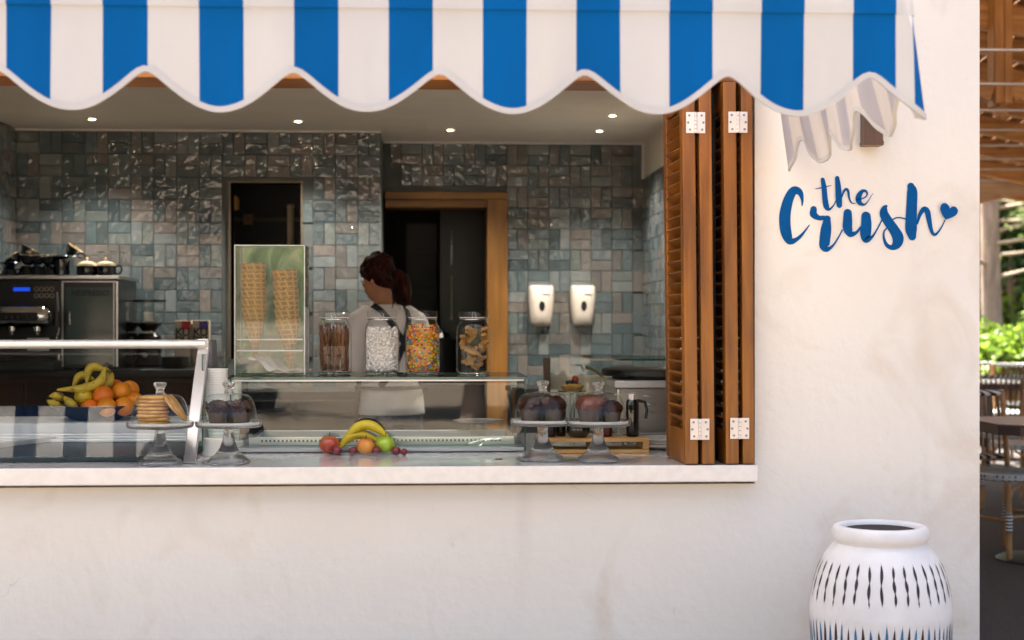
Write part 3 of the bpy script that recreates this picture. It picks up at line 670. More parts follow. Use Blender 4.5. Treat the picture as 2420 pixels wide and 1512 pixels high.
PAPR = pm('brown_baking_paper', (.045,.022,.014), .6, var=.3, scale=14)
def muffin(u, Y, dx, dy, sc, label, mat=CHOC, tulip=True):
    c = L(Y,ZC+.1385,u)+Vector((dx,dy,0)); t = thing('muffin', label, 'muffin', c, 'muffins under glass')
    n = 24; vs = []; fs = []
    prof = [(.026,0),(.029,.02),(.034,.045),(.038,.058 if tulip else .045)]
    for j,(r,z) in enumerate(prof):
        for i in range(n):
            a = 2*math.pi*i/n; rr_ = r*(1+.05*math.sin(a*12)); zz = z
            if j == 3 and tulip: zz += .014*math.sin(a*4+u)
            vs.append((rr_*math.cos(a)*sc, rr_*math.sin(a)*sc, zz*sc))
    for j in range(3):
        for i in range(n): fs.append((j*n+i,j*n+(i+1)%n,(j+1)*n+(i+1)%n,(j+1)*n+i))
    fs.append(tuple(range(n-1,-1,-1))); M().add(vs,fs).build('paper_case', PAPR, t)
    vs = []; m = M().sph((0,0,.046*sc),(.036*sc,.036*sc,.026*sc),22,14); ph = random.random()*9
    m.v = [(x*(1+.06*math.sin(7*y*40+ph)),y*(1+.06*math.sin(x*260+ph)),z+(.0025*math.sin(x*310+y*270+ph) if z > .04*sc else 0)) for x,y,z in m.v]
    m.build('crumb', mat, t)
muffin(540,.075,-.036,.0,1.12,'chocolate muffin in a tulip paper, nearer the biscuits dome'); muffin(540,.075,.040,.005,1.15,'chocolate muffin in a tulip paper, nearer the fruit cabinet'); muffin(540,.075,.0,.045,1.05,'chocolate muffin at the back of the dome by the paper cups')
muffin(1282,.13,-.045,.0,1.2,'dark muffin beside the glass cabinet under the hidden dome',CHOC,False); muffin(1282,.13,.040,-.005,1.25,'dark muffin toward the shutters under the hidden dome',CHOC,False); muffin(1282,.13,.0,.045,1.15,'dark muffin at the back of the partly hidden dome',CHOC,False)
muffin(1413,.075,-.03,.0,1.35,'brown chocolate muffin, taller one under the dome nearest the shutters',CHOCL,False); muffin(1413,.075,.048,.0,1.05,'dark brown muffin, lower one under the dome nearest the shutters',CHOC,False); muffin(1413,.075,.012,.05,1.2,'brown muffin at the back of the dome nearest the shutters',CHOCL,False)

# ---------------- low glass cabinet in the middle ----------------
X0, X1 = L(.5,0,548).x, L(.5,0,1238).x; Y0, Y1 = .50, 1.02; ZG = P(900,896,.5).z
case = thing('glass_cabinet', 'low clear glass counter cabinet with a glass shelf on top', 'display cabinet', (0,0,0))
def pane(m, x0,x1,y0,y1,z0,z1, edge):
    """a sheet whose narrow sides show green"""
    o = len(m.f); m.box(x0,x1,y0,y1,z0,z1)
    d = (x1-x0,y1-y0,z1-z0); thin = d.index(min(d)); fa = {2:(0,1),1:(2,4),0:(3,5)}[thin]
    for i in range(6): m.m[o+i] = 0 if i in fa else 1
    return m
pane(M(),X0-.03,X1+.012,Y0-.012,Y1,ZG,ZG+.008,1).build('top_shelf', [GLASSD,GEDGE], case, smooth=0)
pane(M(),X0,X1,Y0,Y0+.006,ZC+.02,ZG-.014,1).build('front_pane', [GLASSD,GEDGE], case, smooth=0)
pane(M(),X0-.008,X0-.002,Y0,Y1,ZC+.004,ZG-.001,1).build('side_pane', [GLASSD,GEDGE], case, smooth=0)
pane(M(),X1+.002,X1+.008,Y0,Y1,ZC+.004,ZG-.001,1).build('side_pane', [GLASSD,GEDGE], case, smooth=0)
M().box(X0,X1,Y0-.004,Y0+.012,ZG-.008,ZG-.001).build('front_strip', ALU, case, smooth=0, bev=.001)
M().box(X0,X1,Y0,Y1,ZC+.003,ZC+.018).build('base', pm('cabinet_base',(.42,.43,.43),.22,var=.04), case, smooth=0, bev=.003)
tm = M(); tm.box(X0+.05,X1-.03,Y0+.10,Y0+.12,ZC+.019,ZC+.05); tm.box(X0+.05,X1-.03,Y1-.06,Y1-.04,ZC+.019,ZC+.05); tm.box(X0+.05,X0+.07,Y0+.12,Y1-.06,ZC+.019,ZC+.05); tm.box(X1-.05,X1-.03,Y0+.12,Y1-.06,ZC+.019,ZC+.05)
tm.build('tray', STEEL, case, smooth=0, bev=.002)
slot = M().box(-.0035,.0035,-.002,0,-.004,.004).mesh('slot', pm('slot_shade',(.08,.085,.09),.6), 0)
xx = X0+.10
while xx < X1-.08: put('slot', slot, case, (xx,Y0+.0995,ZC+.037)); xx += .0155
M().cyl((X1-.06,Y0-.004,ZG-.034),(X1-.06,Y0+.012,ZG-.034),.011).build('knob', pm('dark_bronze',(.10,.06,.04),.4,.6), case)
for u in (580,1178): p = L(.2,ZC+.0005,u); tag(M().lathe([(0,0),(.013,0),(.013,.002),(0,.0025)],16,cap=False).build('counter_stud', pm('copper_stud_%d'%u,(.16,.07,.04),.5,.6), None, p), 'small copper stud on the counter ' + ('near the paper cups' if u < 900 else 'near the second cake stand from the shutters'), 'stud')
# fruit inside the cabinet
APR = pm('red_apple_skin',(.36,.035,.02),.25,second=(.45,.17,.04),scale=10,coat=.3); APG = pm('green_apple_skin',(.36,.50,.03),.25,second=(.26,.40,.02),scale=10,coat=.3)
PEACH = pm('peach_skin',(.70,.30,.05),.5,second=(.55,.08,.03),scale=9); PLUM = pm('plum_skin',(.13,.010,.018),.3,second=(.26,.02,.03),scale=8,coat=.3)
BAN = pm('banana_peel',(.62,.47,.02),.45,second=(.46,.36,.02),scale=8,contrast=(.3,.6)); BANS = pm('spotted_banana_peel',(.52,.37,.03),.5,second=(.14,.07,.015),scale=55,contrast=(.28,.42)); BTIP = pm('banana_stem',(.10,.07,.02),.7)
ORG = pm('orange_peel',(.78,.25,.008),.38,var=.08,bump=.25,bscale=180); ORGD = pm('deep_orange_peel',(.72,.16,.006),.38,var=.08,bump=.25,bscale=180); LEM = pm('yellow_apple_skin',(.50,.34,.01),.3,second=(.36,.26,.01),scale=10,coat=.2)
STEM = pm('fruit_stem',(.05,.03,.01),.8)
def fruit(name, label, cat, c, r, mat, group, squash=.92, stem=True):
    t = thing(name, label, cat, c, group); pr = []
    for i in range(15):
        a = math.pi*i/14; rr_ = math.sin(a)*r*(1+.04*math.cos(a)); z = -math.cos(a)*r*squash
        if stem: z -= .16*r*math.exp(-((math.pi-a)/.35)**2)
        pr.append((max(rr_,.0004), z))
    M().lathe(pr,20).build('flesh', mat, t, smooth=80)
    if stem: M().tube([(0,0,r*squash*.7),(.002,.001,r*squash*.7+.018)],.0018,6).build('stem', STEM, t)
    return t
def banana(label, p0, mid, p1, r, mat, group):
    t = thing('banana', label, 'banana', p0, group); a = crom([p0,(Vector(p0)*.3+Vector(mid)*.7)+Vector((0,0,.0)),(Vector(p1)*.3+Vector(mid)*.7),p1],7)-np.array(p0)
    n = len(a); rs = [r*min(1,(.30+2.6*i/n) if i < n/2 else (.26+2.4*(n-1-i)/n)) for i in range(n)]
    M().tube([Vector(x) for x in a],rs,6).build('peel', mat, t, smooth=70)
    d = Vector(a[0]-a[1]).normalized(); M().tube([Vector(a[0]),Vector(a[0])+d*.022],[r*.30,r*.26],6).build('stalk', BTIP, t)
    d = Vector(a[-1]-a[-2]).normalized(); M().tube([Vector(a[-1]),Vector(a[-1])+d*.006],[r*.26,r*.18],6).build('tip', BTIP, t); return t
g = 'fruit before the glass cabinet'; zt = ZC+.02
def fz(u, h, Y): q = L(Y,ZC+h,u); return q
fruit('apple','red apple beside the bananas in front of the glass cabinet','apple',fz(778,.037,.44),.038,APR,g)
fruit('peach','orange and red peach in front of the bananas','peach',fz(864,.033,.40),.033,PEACH,g)
fruit('apple','green apple at the end of the bananas in front of the cabinet','apple',fz(910,.037,.43),.037,APG,g)
banana('upper yellow banana arching over the fruit',fz(812,.055,.455),fz(866,.122,.455),fz(926,.045,.455),.021,BAN,g)
banana('lower yellow banana behind the peach',fz(800,.020,.45),fz(838,.082,.465),fz(904,.040,.47),.020,BAN,g)
for i,(u,Y,r_) in enumerate(((796,.392,.018),(818,.380,.015),(834,.395,.0165),(889,.390,.018),(912,.380,.015),(936,.398,.0165),(955,.390,.013))):
    if i in (1,4): continue
    fruit('plum',['dark plum under the red apple','small dark plum beside the lower banana tip','dark plum between the lower banana and the peach','big dark plum under the green apple','small dark plum nearest the green apple','dark plum second from the end of the row','smallest dark plum at the end of the fruit row'][i],'plum',fz(u,r_*.95,Y),r_,PLUM,g,random.uniform(.86,1.0),stem=False).rotation_euler = (random.uniform(-.6,.6),random.uniform(-.6,.6),0)
dsh = tag(M().lathe([(0,.001),(.10,.001),(.125,.010),(.127,.013),(.122,.011),(.098,.004),(0,.004)],40,sx=1.05,sy=.62).build('fruit_dish', GLASS, None, L(.43,ZC,862)),'shallow clear dish under the fruit before the glass cabinet','dish')
# a pair of tongs on the tray
tg = thing('tongs','thin steel tongs lying open in the glass cabinet','tongs',P(1150,1050,.58))
M().tube([(-.08,0,.0),(-.02,.01,.018),(.05,.02,.022)],.002,6).build('arm', CHROME, tg); M().tube([(-.03,0,-.006),(.0,.01,.016),(.055,.02,.020)],.002,6).build('arm', CHROME, tg)
tag(M().lathe([(0,.004),(.075,.004),(.10,.012),(.102,.014),(.075,.007),(0,.007)],32).build('white_plate', PORC, None, P(1130,1000,.86)), 'shallow white plate at the back of the glass cabinet','plate')
M().cyl(P(1130,1002,.86),Vector((P(1130,1002,.86).x,.86,ZC+.018)),.03).build('plate_riser', GLASSD, case)

# ---------------- jars on the glass shelf ----------------
ZJ = ZG+.009; YJ = .80
def jar_xy(u): return L(YJ,ZJ,u)
jb = M().lathe([(.0,.001),(.058,.001),(.0655,.008),(.0672,.02),(.0672,.165),(.065,.185),(.056,.203),(.0515,.210),(.0515,.222),(.054,.224)],40,sup=3.0).mesh('jar_body', GLASSJ, 50)
jbase = M().lathe([(.0,.0005),(.060,.0005),(.0645,.006),(.060,.009),(0,.008)],40,sup=3.0).mesh('jar_base', SGLASS, 50)
jl = M().lathe([(.0555,.2235),(.059,.226),(.0595,.242),(.056,.247),(.0,.249)],36).mesh('lid', GLASSJ, 50)
jg = M().lathe([(.0515,.219),(.0575,.220),(.0575,.2225),(.0515,.223)],36).mesh('seal', pm('jar_seal',(.75,.70,.66),.5), 50)
jc = M(); jc.tube([(.056*math.cos(a),.056*math.sin(a),.214) for a in np.linspace(0,2*math.pi,32,endpoint=False)],.0015,6,closed=True); jc.tube([(-.006,-.058,.214),(-.007,-.062,.225),(-.005,-.061,.240),(.005,-.061,.240),(.007,-.062,.225),(.006,-.058,.214)],.0014,6)
jcm = jc.mesh('clasp', CHROME, 60)
jars = []
for u,lb in ((790,'clip-top glass jar of brown twisted sticks'),(903,'clip-top glass jar of white mini marshmallows'),(998,'clip-top glass jar of multicoloured sweets'),(1119,'clip-top glass jar of wafer biscuits')):
    t = thing('storage_jar', lb+' on the glass shelf', 'jar', jar_xy(u), 'glass jars on the shelf'); jars.append(t)
    put('jar_body', jb, t); put('jar_base', jbase, t); put('lid', jl, t); put('seal', jg, t); put('clasp', jcm, t)
def sup_r(a, r, e=3.0): return r*(abs(math.cos(a))**e+abs(math.sin(a))**e)**(-1/e)
# sticks
STK = pm('chocolate_stick',(.20,.075,.026),.6,second=(.09,.032,.012),scale=40,bump=.5,bscale=90,rnd=.3)
c = jar_xy(790)
for k in range(44):
    a = random.random()*2*math.pi; r0 = sup_r(a,.050)*(1 if k < 32 else random.uniform(.2,.8)); a2 = a+random.uniform(-.7,.7); r1 = sup_r(a2,.053)*(1 if k < 32 else .6)
    h = random.uniform(.13,.185); z0 = .012+random.uniform(0,.012); p0 = Vector((r0*math.cos(a),r0*math.sin(a),z0)); p1 = Vector((r1*math.cos(a2),r1*math.sin(a2),z0+h))
    m = M(); rad = .0052; pts = [p0+(p1-p0)*t+Vector((.002*math.sin(9*t+k),.002*math.cos(8*t+k),0)) for t in np.linspace(0,1,6)]; m.tube([x-p0 for x in pts],rad,6)
    tag(m.build('twisted_stick',STK,None,c+p0),'brown twisted stick standing in the first glass jar','stick','sticks in the jar')
# marshmallows and sweets: too many to count
def heap(name, label, cat, c, n_, z1, mats, el, seed):
    rg = random.Random(seed); m = M(); pts = []
    def ok(p, d):
        return all((p-q).length_squared > d*d for q in pts[-260:])
    tries = 0
    while len(pts) < n_ and tries < 26000:
        tries += 1; a = rg.random()*2*math.pi; r = sup_r(a,.0585)*(1-.25*rg.random()**3); z = .014+rg.random()*(z1-.014)
        if z > .165: r *= 1-(z-.165)*6
        p = Vector((r*math.cos(a),r*math.sin(a),z))
        if not ok(p, el*1.62): continue
        pts.append(p); rot = Matrix.Rotation(rg.random()*3,3,'X') @ Matrix.Rotation(rg.random()*3,3,'Z')
        m.sph(p,(el,el,el*(.8 if len(mats) > 1 else 1.15)),7,5,rg.randrange(len(mats)),rot)
    m.lathe([(0,.012),(.046,.012),(.049,.02),(.049,z1-.012),(0,z1-.004)],20,(0,0,0),0,3.0)
    o = m.build(name, mats, None, c, smooth=80); tag(o,label,cat); o['kind'] = 'stuff'; return o
heap('marshmallows','mini white marshmallows filling the second jar','marshmallows',jar_xy(903),520,.182,[pm('marshmallow',(.84,.79,.77),.7,var=.03)],.0062,3)
CND = [pm('sweet_%d'%i,cc_,.22,coat=.4,var=.05) for i,cc_ in enumerate([(.75,.30,.01),(.80,.48,.01),(.60,.035,.02),(.75,.16,.01),(.05,.30,.55),(.16,.45,.03),(.25,.03,.09),(.80,.40,.02)])]
heap('candies','multicoloured round sweets filling the third jar','sweets',jar_xy(998),700,.192,CND,.0056,5)
# wafers
WAF = pm('wafer',(.52,.29,.085),.75,second=(.38,.18,.04),scale=20,bump=.3,bscale=200,rnd=.15)
c = jar_xy(1119); rgw = random.Random(4)
for k in range(22):
    a = rgw.random()*6.28; r = sup_r(a,.040) if k > 4 else .015; z = .03+(k%11)*.0142+rgw.random()*.006
    o = M().box(-.024,.024,-.010,.010,-.006,.006).box(-.0235,.0235,-.0095,.0095,-.0062,-.006).build('wafer_biscuit',WAF,None,c+Vector((r*math.cos(a),r*math.sin(a),z)),(rgw.uniform(-.5,.5),rgw.uniform(-.9,.9),a+1.57+rgw.uniform(-.4,.4)),smooth=0,bev=.0015,seg=1)
    tag(o,'pale brown wafer biscuit jumbled inside the jar nearest the oak jamb','wafer','wafers in the jar')

# ---------------- cone box ----------------
x0, x1 = L(.72,0,556).x, L(.72,0,718).x; y0, y1 = .72,.92; zb = ZJ; z1 = P(640,581,.72).z
bx = thing('cone_box','tall clear acrylic box for waffle cones with green reflections painted on its back','display box',(0,0,0))
m, n, l = nodes('green_reflection'); b = n['Principled BSDF']; b.inputs['Roughness'].default_value = .5  # foliage reflection painted as colour on the back panel
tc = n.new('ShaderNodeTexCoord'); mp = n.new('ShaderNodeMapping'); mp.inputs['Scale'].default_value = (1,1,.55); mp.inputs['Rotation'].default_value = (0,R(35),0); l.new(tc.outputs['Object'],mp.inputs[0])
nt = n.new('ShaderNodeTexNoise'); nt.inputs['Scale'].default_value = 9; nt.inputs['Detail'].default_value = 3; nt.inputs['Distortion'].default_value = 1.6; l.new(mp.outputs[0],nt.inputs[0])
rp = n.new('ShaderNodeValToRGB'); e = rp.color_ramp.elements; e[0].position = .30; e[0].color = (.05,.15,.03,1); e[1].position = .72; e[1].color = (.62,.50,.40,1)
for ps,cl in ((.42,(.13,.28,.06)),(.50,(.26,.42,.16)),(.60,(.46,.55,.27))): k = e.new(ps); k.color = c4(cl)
l.new(nt.outputs[0],rp.inputs[0]); l.new(rp.outputs[0],b.inputs['Base Color']); REFL = m
g_ = .004
pane(M(),x0,x1,y0,y0+g_,zb,z1,1).build('front_panel',[ACRYL,ALU],bx,smooth=0)
M().box(x0+.002,x1-.002,y1-.004,y1,zb+.001,z1).build('reflection_back',REFL,bx,smooth=0)
EDG = pm('bright_acrylic_edge',(.72,.76,.74),.15,coat=.6)
pane(M(),x0-g_,x0-.0005,y0,y1,zb,z1,1).build('side_panel',[ACRYL,EDG],bx,smooth=0); pane(M(),x1+.0005,x1+g_,y0,y1,zb,z1,1).build('side_panel',[ACRYL,EDG],bx,smooth=0)
pane(M(),x0-g_,x1+g_,y0,y1,z1+.0005,z1+g_,1).build('lid_panel',[ACRYL,EDG],bx,smooth=0)
zh = P(640,800,.8).z; sh = M(); pane(sh,x0+.004,x1-.004,y0+.006,y1-.006,zh-.005,zh,1); sh.build('cone_rack',[ACRYL,EDG],bx,smooth=0)
zh2 = P(640,826,.8).z; sh = M(); pane(sh,x0+.004,x1-.004,y0+.006,y1-.006,zh2-.005,zh2,1); sh.build('cone_rack',[ACRYL,EDG],bx,smooth=0)
# wavy white sheet at the foot, stands in for the awning's reflection
pv = []; pf = []; nx, ny = 26, 10
for i in range(nx+1):
    for j in range(ny+1):
        t = i/nx; pv.append((x0+.006+(x1-x0-.012)*t, y0+.01+(y1-y0-.03)*j/ny, zb+.016+.050*max(0,math.sin(1.0+t*4.2-j*.12))**1.4+.006*math.sin(j*1.3+i*.9)))
for i in range(nx):
    for j in range(ny): pf.append((i*(ny+1)+j,(i+1)*(ny+1)+j,(i+1)*(ny+1)+j+1,i*(ny+1)+j+1))
tag(M().add(pv,pf).build('awning_reflection',pm('white_reflection',(.78,.75,.73),.55,var=.05),None,smooth=60),'wavy white sheet standing in for an awning reflection in the cone box','reflection')
m, n, l = nodes('waffle'); b = n['Principled BSDF']; b.inputs['Roughness'].default_value = .65
tc = n.new('ShaderNodeTexCoord'); sx = n.new('ShaderNodeSeparateXYZ'); l.new(tc.outputs['UV'],sx.inputs[0])
def grid(o_, k):
    a = n.new('ShaderNodeMath'); a.operation = 'MULTIPLY'; a.inputs[1].default_value = k; l.new(o_,a.inputs[0]); f = n.new('ShaderNodeMath'); f.operation = 'PINGPONG'; f.inputs[1].default_value = 1; l.new(a.outputs[0],f.inputs[0]); return f.outputs[0]
mx_ = n.new('ShaderNodeMath'); mx_.operation = 'MAXIMUM'; l.new(grid(sx.outputs[0],20),mx_.inputs[0]); l.new(grid(sx.outputs[1],22),mx_.inputs[1])
rp = n.new('ShaderNodeValToRGB'); rp.color_ramp.elements[0].position = .5; rp.color_ramp.elements[1].position = .95; rp.color_ramp.elements[0].color = (.34,.17,.022,1); rp.color_ramp.elements[1].color = (.60,.37,.07,1)
l.new(mx_.outputs[0],rp.inputs[0]); l.new(rp.outputs[0],b.inputs['Base Color']); bn = n.new('ShaderNodeBump'); bn.inputs['Strength'].default_value = .8; bn.inputs['Distance'].default_value = .004; l.new(mx_.outputs[0],bn.inputs['Height']); l.new(bn.outputs[0],b.inputs['Normal']); WAFFLE = m
cm = M(); nn = 28; hh = .20
prof = [(.004,0),(.017,.05),(.031,.11),(.044,.165),(.051,.20),(.048,.20),(.041,.165),(.014,.06),(.001,.03)]
cm.lathe(prof,nn); cone_me = cm.mesh('waffle_cone',WAFFLE,50); uv = cone_me.uv_layers.new(name='UVMap')
for lp in cone_me.loops:
    v = cone_me.vertices[lp.vertex_index].co; a = (math.atan2(v.y,v.x)/(2*math.pi)) % 1.0; uv.data[lp.index].uv = (a+v.z*1.2, v.z/.2)
for ui,(ua,va,ub,vb,nm) in enumerate(((602,845,598,622,'nearer the paper cups'),(686,872,672,638,'nearer the jars'))):
    yb = .80; pa, pb = P(ua,va,yb), P(ub,vb,yb); ax_ = (pb-pa).normalized(); tot = (pb-pa).length; nC = 6
    for k in range(nC):
        o = put('waffle_cone',cone_me,None,pa+ax_*((tot-.20)*k/(nC-1))); o.rotation_euler = ax_.to_track_quat('Z','Y').to_euler(); 
        tag(o,('lowest' if k == 0 else 'topmost' if k == nC-1 else 'middle')+' waffle cone of the nested column '+nm,'waffle cone','nested waffle cones')

# ---------------- curved display case on the left ----------------
lc = thing('curved_display_case','slanted glass display case with a silver top rail, far end of the counter','display cabinet',(0,0,0))
pb_, pt_ = P(449,1098,.13), P(470,812,.43); xr = pb_.x; zt_ = P(300,803,.43).z; zb_ = P(300,823,.43).z
XA = -2.9
n_ = 14; prof = []
for i in range(n_+1):
    t = i/n_; prof.append((.13+.31*t-.010*math.sin(math.pi*t), ZC+.02+(zb_-ZC-.02)*t))
vs = []; fs = []
for y,z in prof: vs += [(XA,y,z),(xr-.016,y,z)]
for i in range(n_): fs.append((2*i,2*i+1,2*i+3,2*i+2))
gl = M().add(vs,fs).build('front_glass',GLASSL,lc,smooth=80)
zr = (zt_+zb_)/2; rr_ = (zt_-zb_)/2
M().lathe([(0,0),(rr_,0),(rr_,1),(0,1)],24).mesh('x',ALU)
M().tube([(XA,.43,zr),(xr+.01,.43,zr)],rr_*1.05,20).build('top_rail',ALU,lc)
ep = []
for y,z in [(.10,ZC+.002)]+prof+[(.43,zt_+.004)]: ep.append((y,z))
w = .020; vs = []; fs = []; k = len(ep)
for i,(y,z) in enumerate(ep):
    for dx,dy in ((-w,-.006),(w,-.006),(w,.024),(-w,.024)): vs.append((xr+dx,y+dy,z))
for i in range(k-1):
    for j in range(4): fs.append((i*4+j,i*4+(j+1)%4,(i+1)*4+(j+1)%4,(i+1)*4+j))
fs += [(3,2,1,0),((k-1)*4,(k-1)*4+1,(k-1)*4+2,(k-1)*4+3)]
M().add(vs,fs).build('end_profile',ALU,lc,smooth=40,bev=.003)
p = P(488,835,.5); M().box(-.022,.022,-.02,.12,-.05,.05).build('corner_bracket',pm('grey_plastic',(.13,.13,.15),.5),lc,p,smooth=0,bev=.006)
pane(M(),xr+.006,xr+.012,.36,.95,ZC+.02,zb_-.02,1).build('end_glass',[GLASSD,GEDGE],lc,smooth=0)
ZSH = P(200,1000,.86).z
M().box(XA,xr-.03,.86,1.30,ZC+.002,ZSH).build('rear_ledge',WHITEP,lc,smooth=0,bev=.004)
M().box(XA,xr-.03,.16,.855,ZC+.002,ZC+.022).build('tray_floor',pm('dark_tray',(.018,.030,.034),.35),lc,smooth=0)
for i in range(3): M().box(XA,xr-.04,.74+i*.035,.755+i*.035,ZC+.023,ZC+.035+.008*i).build('tray_rib',ALU,lc,smooth=0,bev=.003)
xd = P(60,1060,.5).x; M().bar((xd-.22,.20,ZC+.035),(xd+.04,.80,ZC+.035),.03,.02).build('tray_divider',ALU,lc,bev=.003)
# shelf that carries the cases' fruit bowl
bwl = P(228,995,1.06); bowl = tag(M().lathe([(0,.001),(.085,.001),(.10,.006),(.155,.040),(.182,.060),(.180,.063),(.150,.046),(.09,.014),(0,.012)],40).build('fruit_bowl',BLACKM,None,(bwl.x,1.06,ZSH)),'wide black bowl of fruit behind the slanted glass','bowl')
g = 'fruit in the black bowl'
F = lambda u,v,Y: P(u,v,Y)
ol = ['big orange in the middle of the bowl','orange behind the big one, top of the pile','rearmost orange of the bowl','small orange low in front of the bowl','pale orange low in the centre','orange low beside the biscuit dome','orange at the bowl rim by the biscuit dome','orange hidden behind the pile']
for i,(u,v,Y,r,mt) in enumerate(((244,935,1.00,.042,ORGD),(288,925,1.06,.040,ORG),(306,921,1.12,.040,ORG),(212,963,.96,.036,ORGD),(252,962,.94,.040,ORG),(293,960,.98,.040,ORG),(318,948,1.06,.038,ORG),(272,917,1.15,.038,ORGD))):
    fruit('orange',ol[i],'orange',F(u,v,Y),r,mt,g,.96,False)
fruit('yellow_apple','yellow apple beside the bananas in the black bowl','apple',F(198,937,1.00),.038,LEM,g)
banana('long spotted banana lying across the top of the bowl',F(250,868,1.02),F(232,915,1.0),F(136,921,.98),.021,BANS,g)
banana('short banana standing at the top of the bunch',F(252,876,1.08),F(212,862,1.09),F(205,905,1.07),.020,BANS,g)
banana('banana at the back of the bunch beside the oranges',F(252,870,1.12),F(262,900,1.10),F(240,925,1.08),.020,BANS,g)
banana('banana curled behind the long spotted banana',F(222,898,1.12),F(190,882,1.12),F(172,915,1.1),.019,BANS,g)
banana('short banana low at the rim, farthest from the oranges',F(148,962,.99),F(128,955,.98),F(112,946,.97),.018,BANS,g)
banana('short banana lying under the long spotted one',F(155,944,1.0),F(135,935,.99),F(117,936,.98),.018,BANS,g)
banana('bruised banana lying in front of the yellow apple',F(152,938,.96),F(168,955,.95),F(184,966,.95),.018,BANS,g)

# ---------------- paper cups ----------------
CUPW = pm('white_paper_cup',(.78,.77,.74),.6,var=.03)
CHEV, n, l = nodes('chevron_paper'); b = n['Principled BSDF']; b.inputs['Roughness'].default_value = .6
tc = n.new('ShaderNodeTexCoord'); sx = n.new('ShaderNodeSeparateXYZ'); l.new(tc.outputs['UV'],sx.inputs[0])
def mth(op, a, bb, v=None):
    q_ = n.new('ShaderNodeMath'); q_.operation = op
    for i,x_ in enumerate((a,bb)):
        if x_ is None: continue
        if isinstance(x_,(int,float)): q_.inputs[i].default_value = x_
        else: l.new(x_,q_.inputs[i])
    return q_.outputs[0]
zg = mth('PINGPONG',mth('MULTIPLY',sx.outputs[0],18),.5); st_ = mth('FRACT',mth('ADD',mth('MULTIPLY',sx.outputs[1],6),zg),None); gt = mth('GREATER_THAN',st_,.5)
mix = n.new('ShaderNodeMix'); mix.data_type = 'RGBA'; l.new(gt,mix.inputs[0]); mix.inputs[6].default_value = (.80,.79,.75,1); mix.inputs[7].default_value = (.42,.60,.53,1); l.new(mix.outputs[2],b.inputs['Base Color'])
cp = M().lathe([(0,.002),(.026,.002),(.027,0),(.038,.088),(.0405,.0885),(.0405,.0915),(.038,.092),(.036,.088),(.0255,.006),(0,.006)],28).mesh('paper_cup',CHEV,50)
uv = cp.uv_layers.new(name='UVMap')
for lp in cp.loops:
    v = cp.vertices[lp.vertex_index].co; uv.data[lp.index].uv = ((math.atan2(v.y,v.x)/(2*math.pi)) % 1.0, v.z/.092 if v.z < .0884 else 0.98)
cpw = cp.copy(); cpw.materials.clear(); cpw.materials.append(CUPW)
for (u,Y,z0,nc,nm) in ((512,.42,ZC+.066,19,'front'),(546,.62,ZC+.040,17,'rear')):
    c = L(Y,z0,u)
    for k in range(nc):
        o = put('paper_cup',cp if k == 0 else cpw,None,c+Vector((random.uniform(-.0008,.0008),0,k*.0088)),(0,0,random.random()*6))
        tag(o,('lowest green zigzag paper cup of the %s stack beside the display case' if k == 0 else 'white rimmed paper cup nested in the %s stack beside the display case')%nm,'paper cup','paper cups in the %s stack'%nm)
    tag(M().lathe([(0,0),(.05,0),(.052,.004),(.05,z0-ZC-.006),(.044,z0-ZC-.0015),(0,z0-ZC-.0015)],32).build('cup_stand',PORC,None,(c.x,Y,ZC+.001)),'round white base under the %s stack of paper cups'%nm,'stand')
# ---------------- back bar with the coffee machine ----------------
YM = 3.05; sm = S(YM)
ZBC = P(200,872,YM).z
bar = thing('back_counter','black back counter carrying the coffee machine and boxes','counter',(0,0,0))
XB1 = P(545,CY,YB).x-.06
M().box(XL-.02,XB1,2.92,YB-.03,ZBC-.04,ZBC).build('worktop',DARK,bar,smooth=0,bev=.004)
M().box(XL-.01,XB1-.02,2.98,YB-.04,ZF,ZBC-.042).build('cabinet',DARK,bar,smooth=0)
for i in range(4):
    w_ = (XB1-.02-XL)/4; M().box(XL+i*w_+.01,XL+(i+1)*w_-.01,2.962,2.978,ZF+.08,ZBC-.07).build('cabinet_door',BLACKM,bar,smooth=0,bev=.003)
cm_ = thing('coffee_machine','black espresso machine with chrome group bar and milk fridge','coffee machine',(0,0,0))
xa, xb, xc = P(-60,CY,YM).x, P(146,CY,YM).x, P(280,CY,YM).x; zt2 = P(100,660,YM).z
M().box(xa,xb-.003,YM,YM+.55,ZBC+.02,zt2).build('housing',BLACK,cm_,smooth=0,bev=.008)
M().box(xa-.005,xc+.004,YM-.012,YM+.55,zt2+.001,zt2+.02).build('cup_tray',STEEL,cm_,smooth=0,bev=.003)
frg = M().box(xb,xc,YM+.004,YM+.5,ZBC+.004,zt2-.002).build('milk_fridge',BLACK,cm_,smooth=0,bev=.004)
def dpx(u0,u1,v0,v1,yy,th,name,mat,par,bev=.002): 
    a, b_ = P(u0,v1,yy), P(u1,v0,yy); return M().box(a.x,b_.x,yy-th,yy,a.z,b_.z).build(name,mat,par,smooth=0,bev=bev)
dpx(156,268,678,862,YM-.002,.008,'fridge_glass',pm('tinted_fridge_glass',(.065,.11,.11),.12,coat=.5,var=.25,scale=3),frg)
for u0,u1 in ((146.5,150),(268.5,271),(275,279.5)): dpx(u0,u1,664,866,YM,.012,'fridge_trim',STEEL,frg,.001)
dpx(150.5,274.5,664,667,YM,.010,'fridge_trim',STEEL,frg,.001)
a, b_ = P(165,737,YM-.03), P(165,766,YM-.03); M().tube([b_+Vector((0,.028,0)),b_,a,a+Vector((0,.028,0))],.005,8).build('door_handle',CHROME,frg)
a, b_ = P(139,838,YM-.03), P(139,862,YM-.03); M().tube([b_+Vector((0,.028,0)),b_,a,a+Vector((0,.028,0))],.005,8).build('drawer_handle',CHROME,cm_)
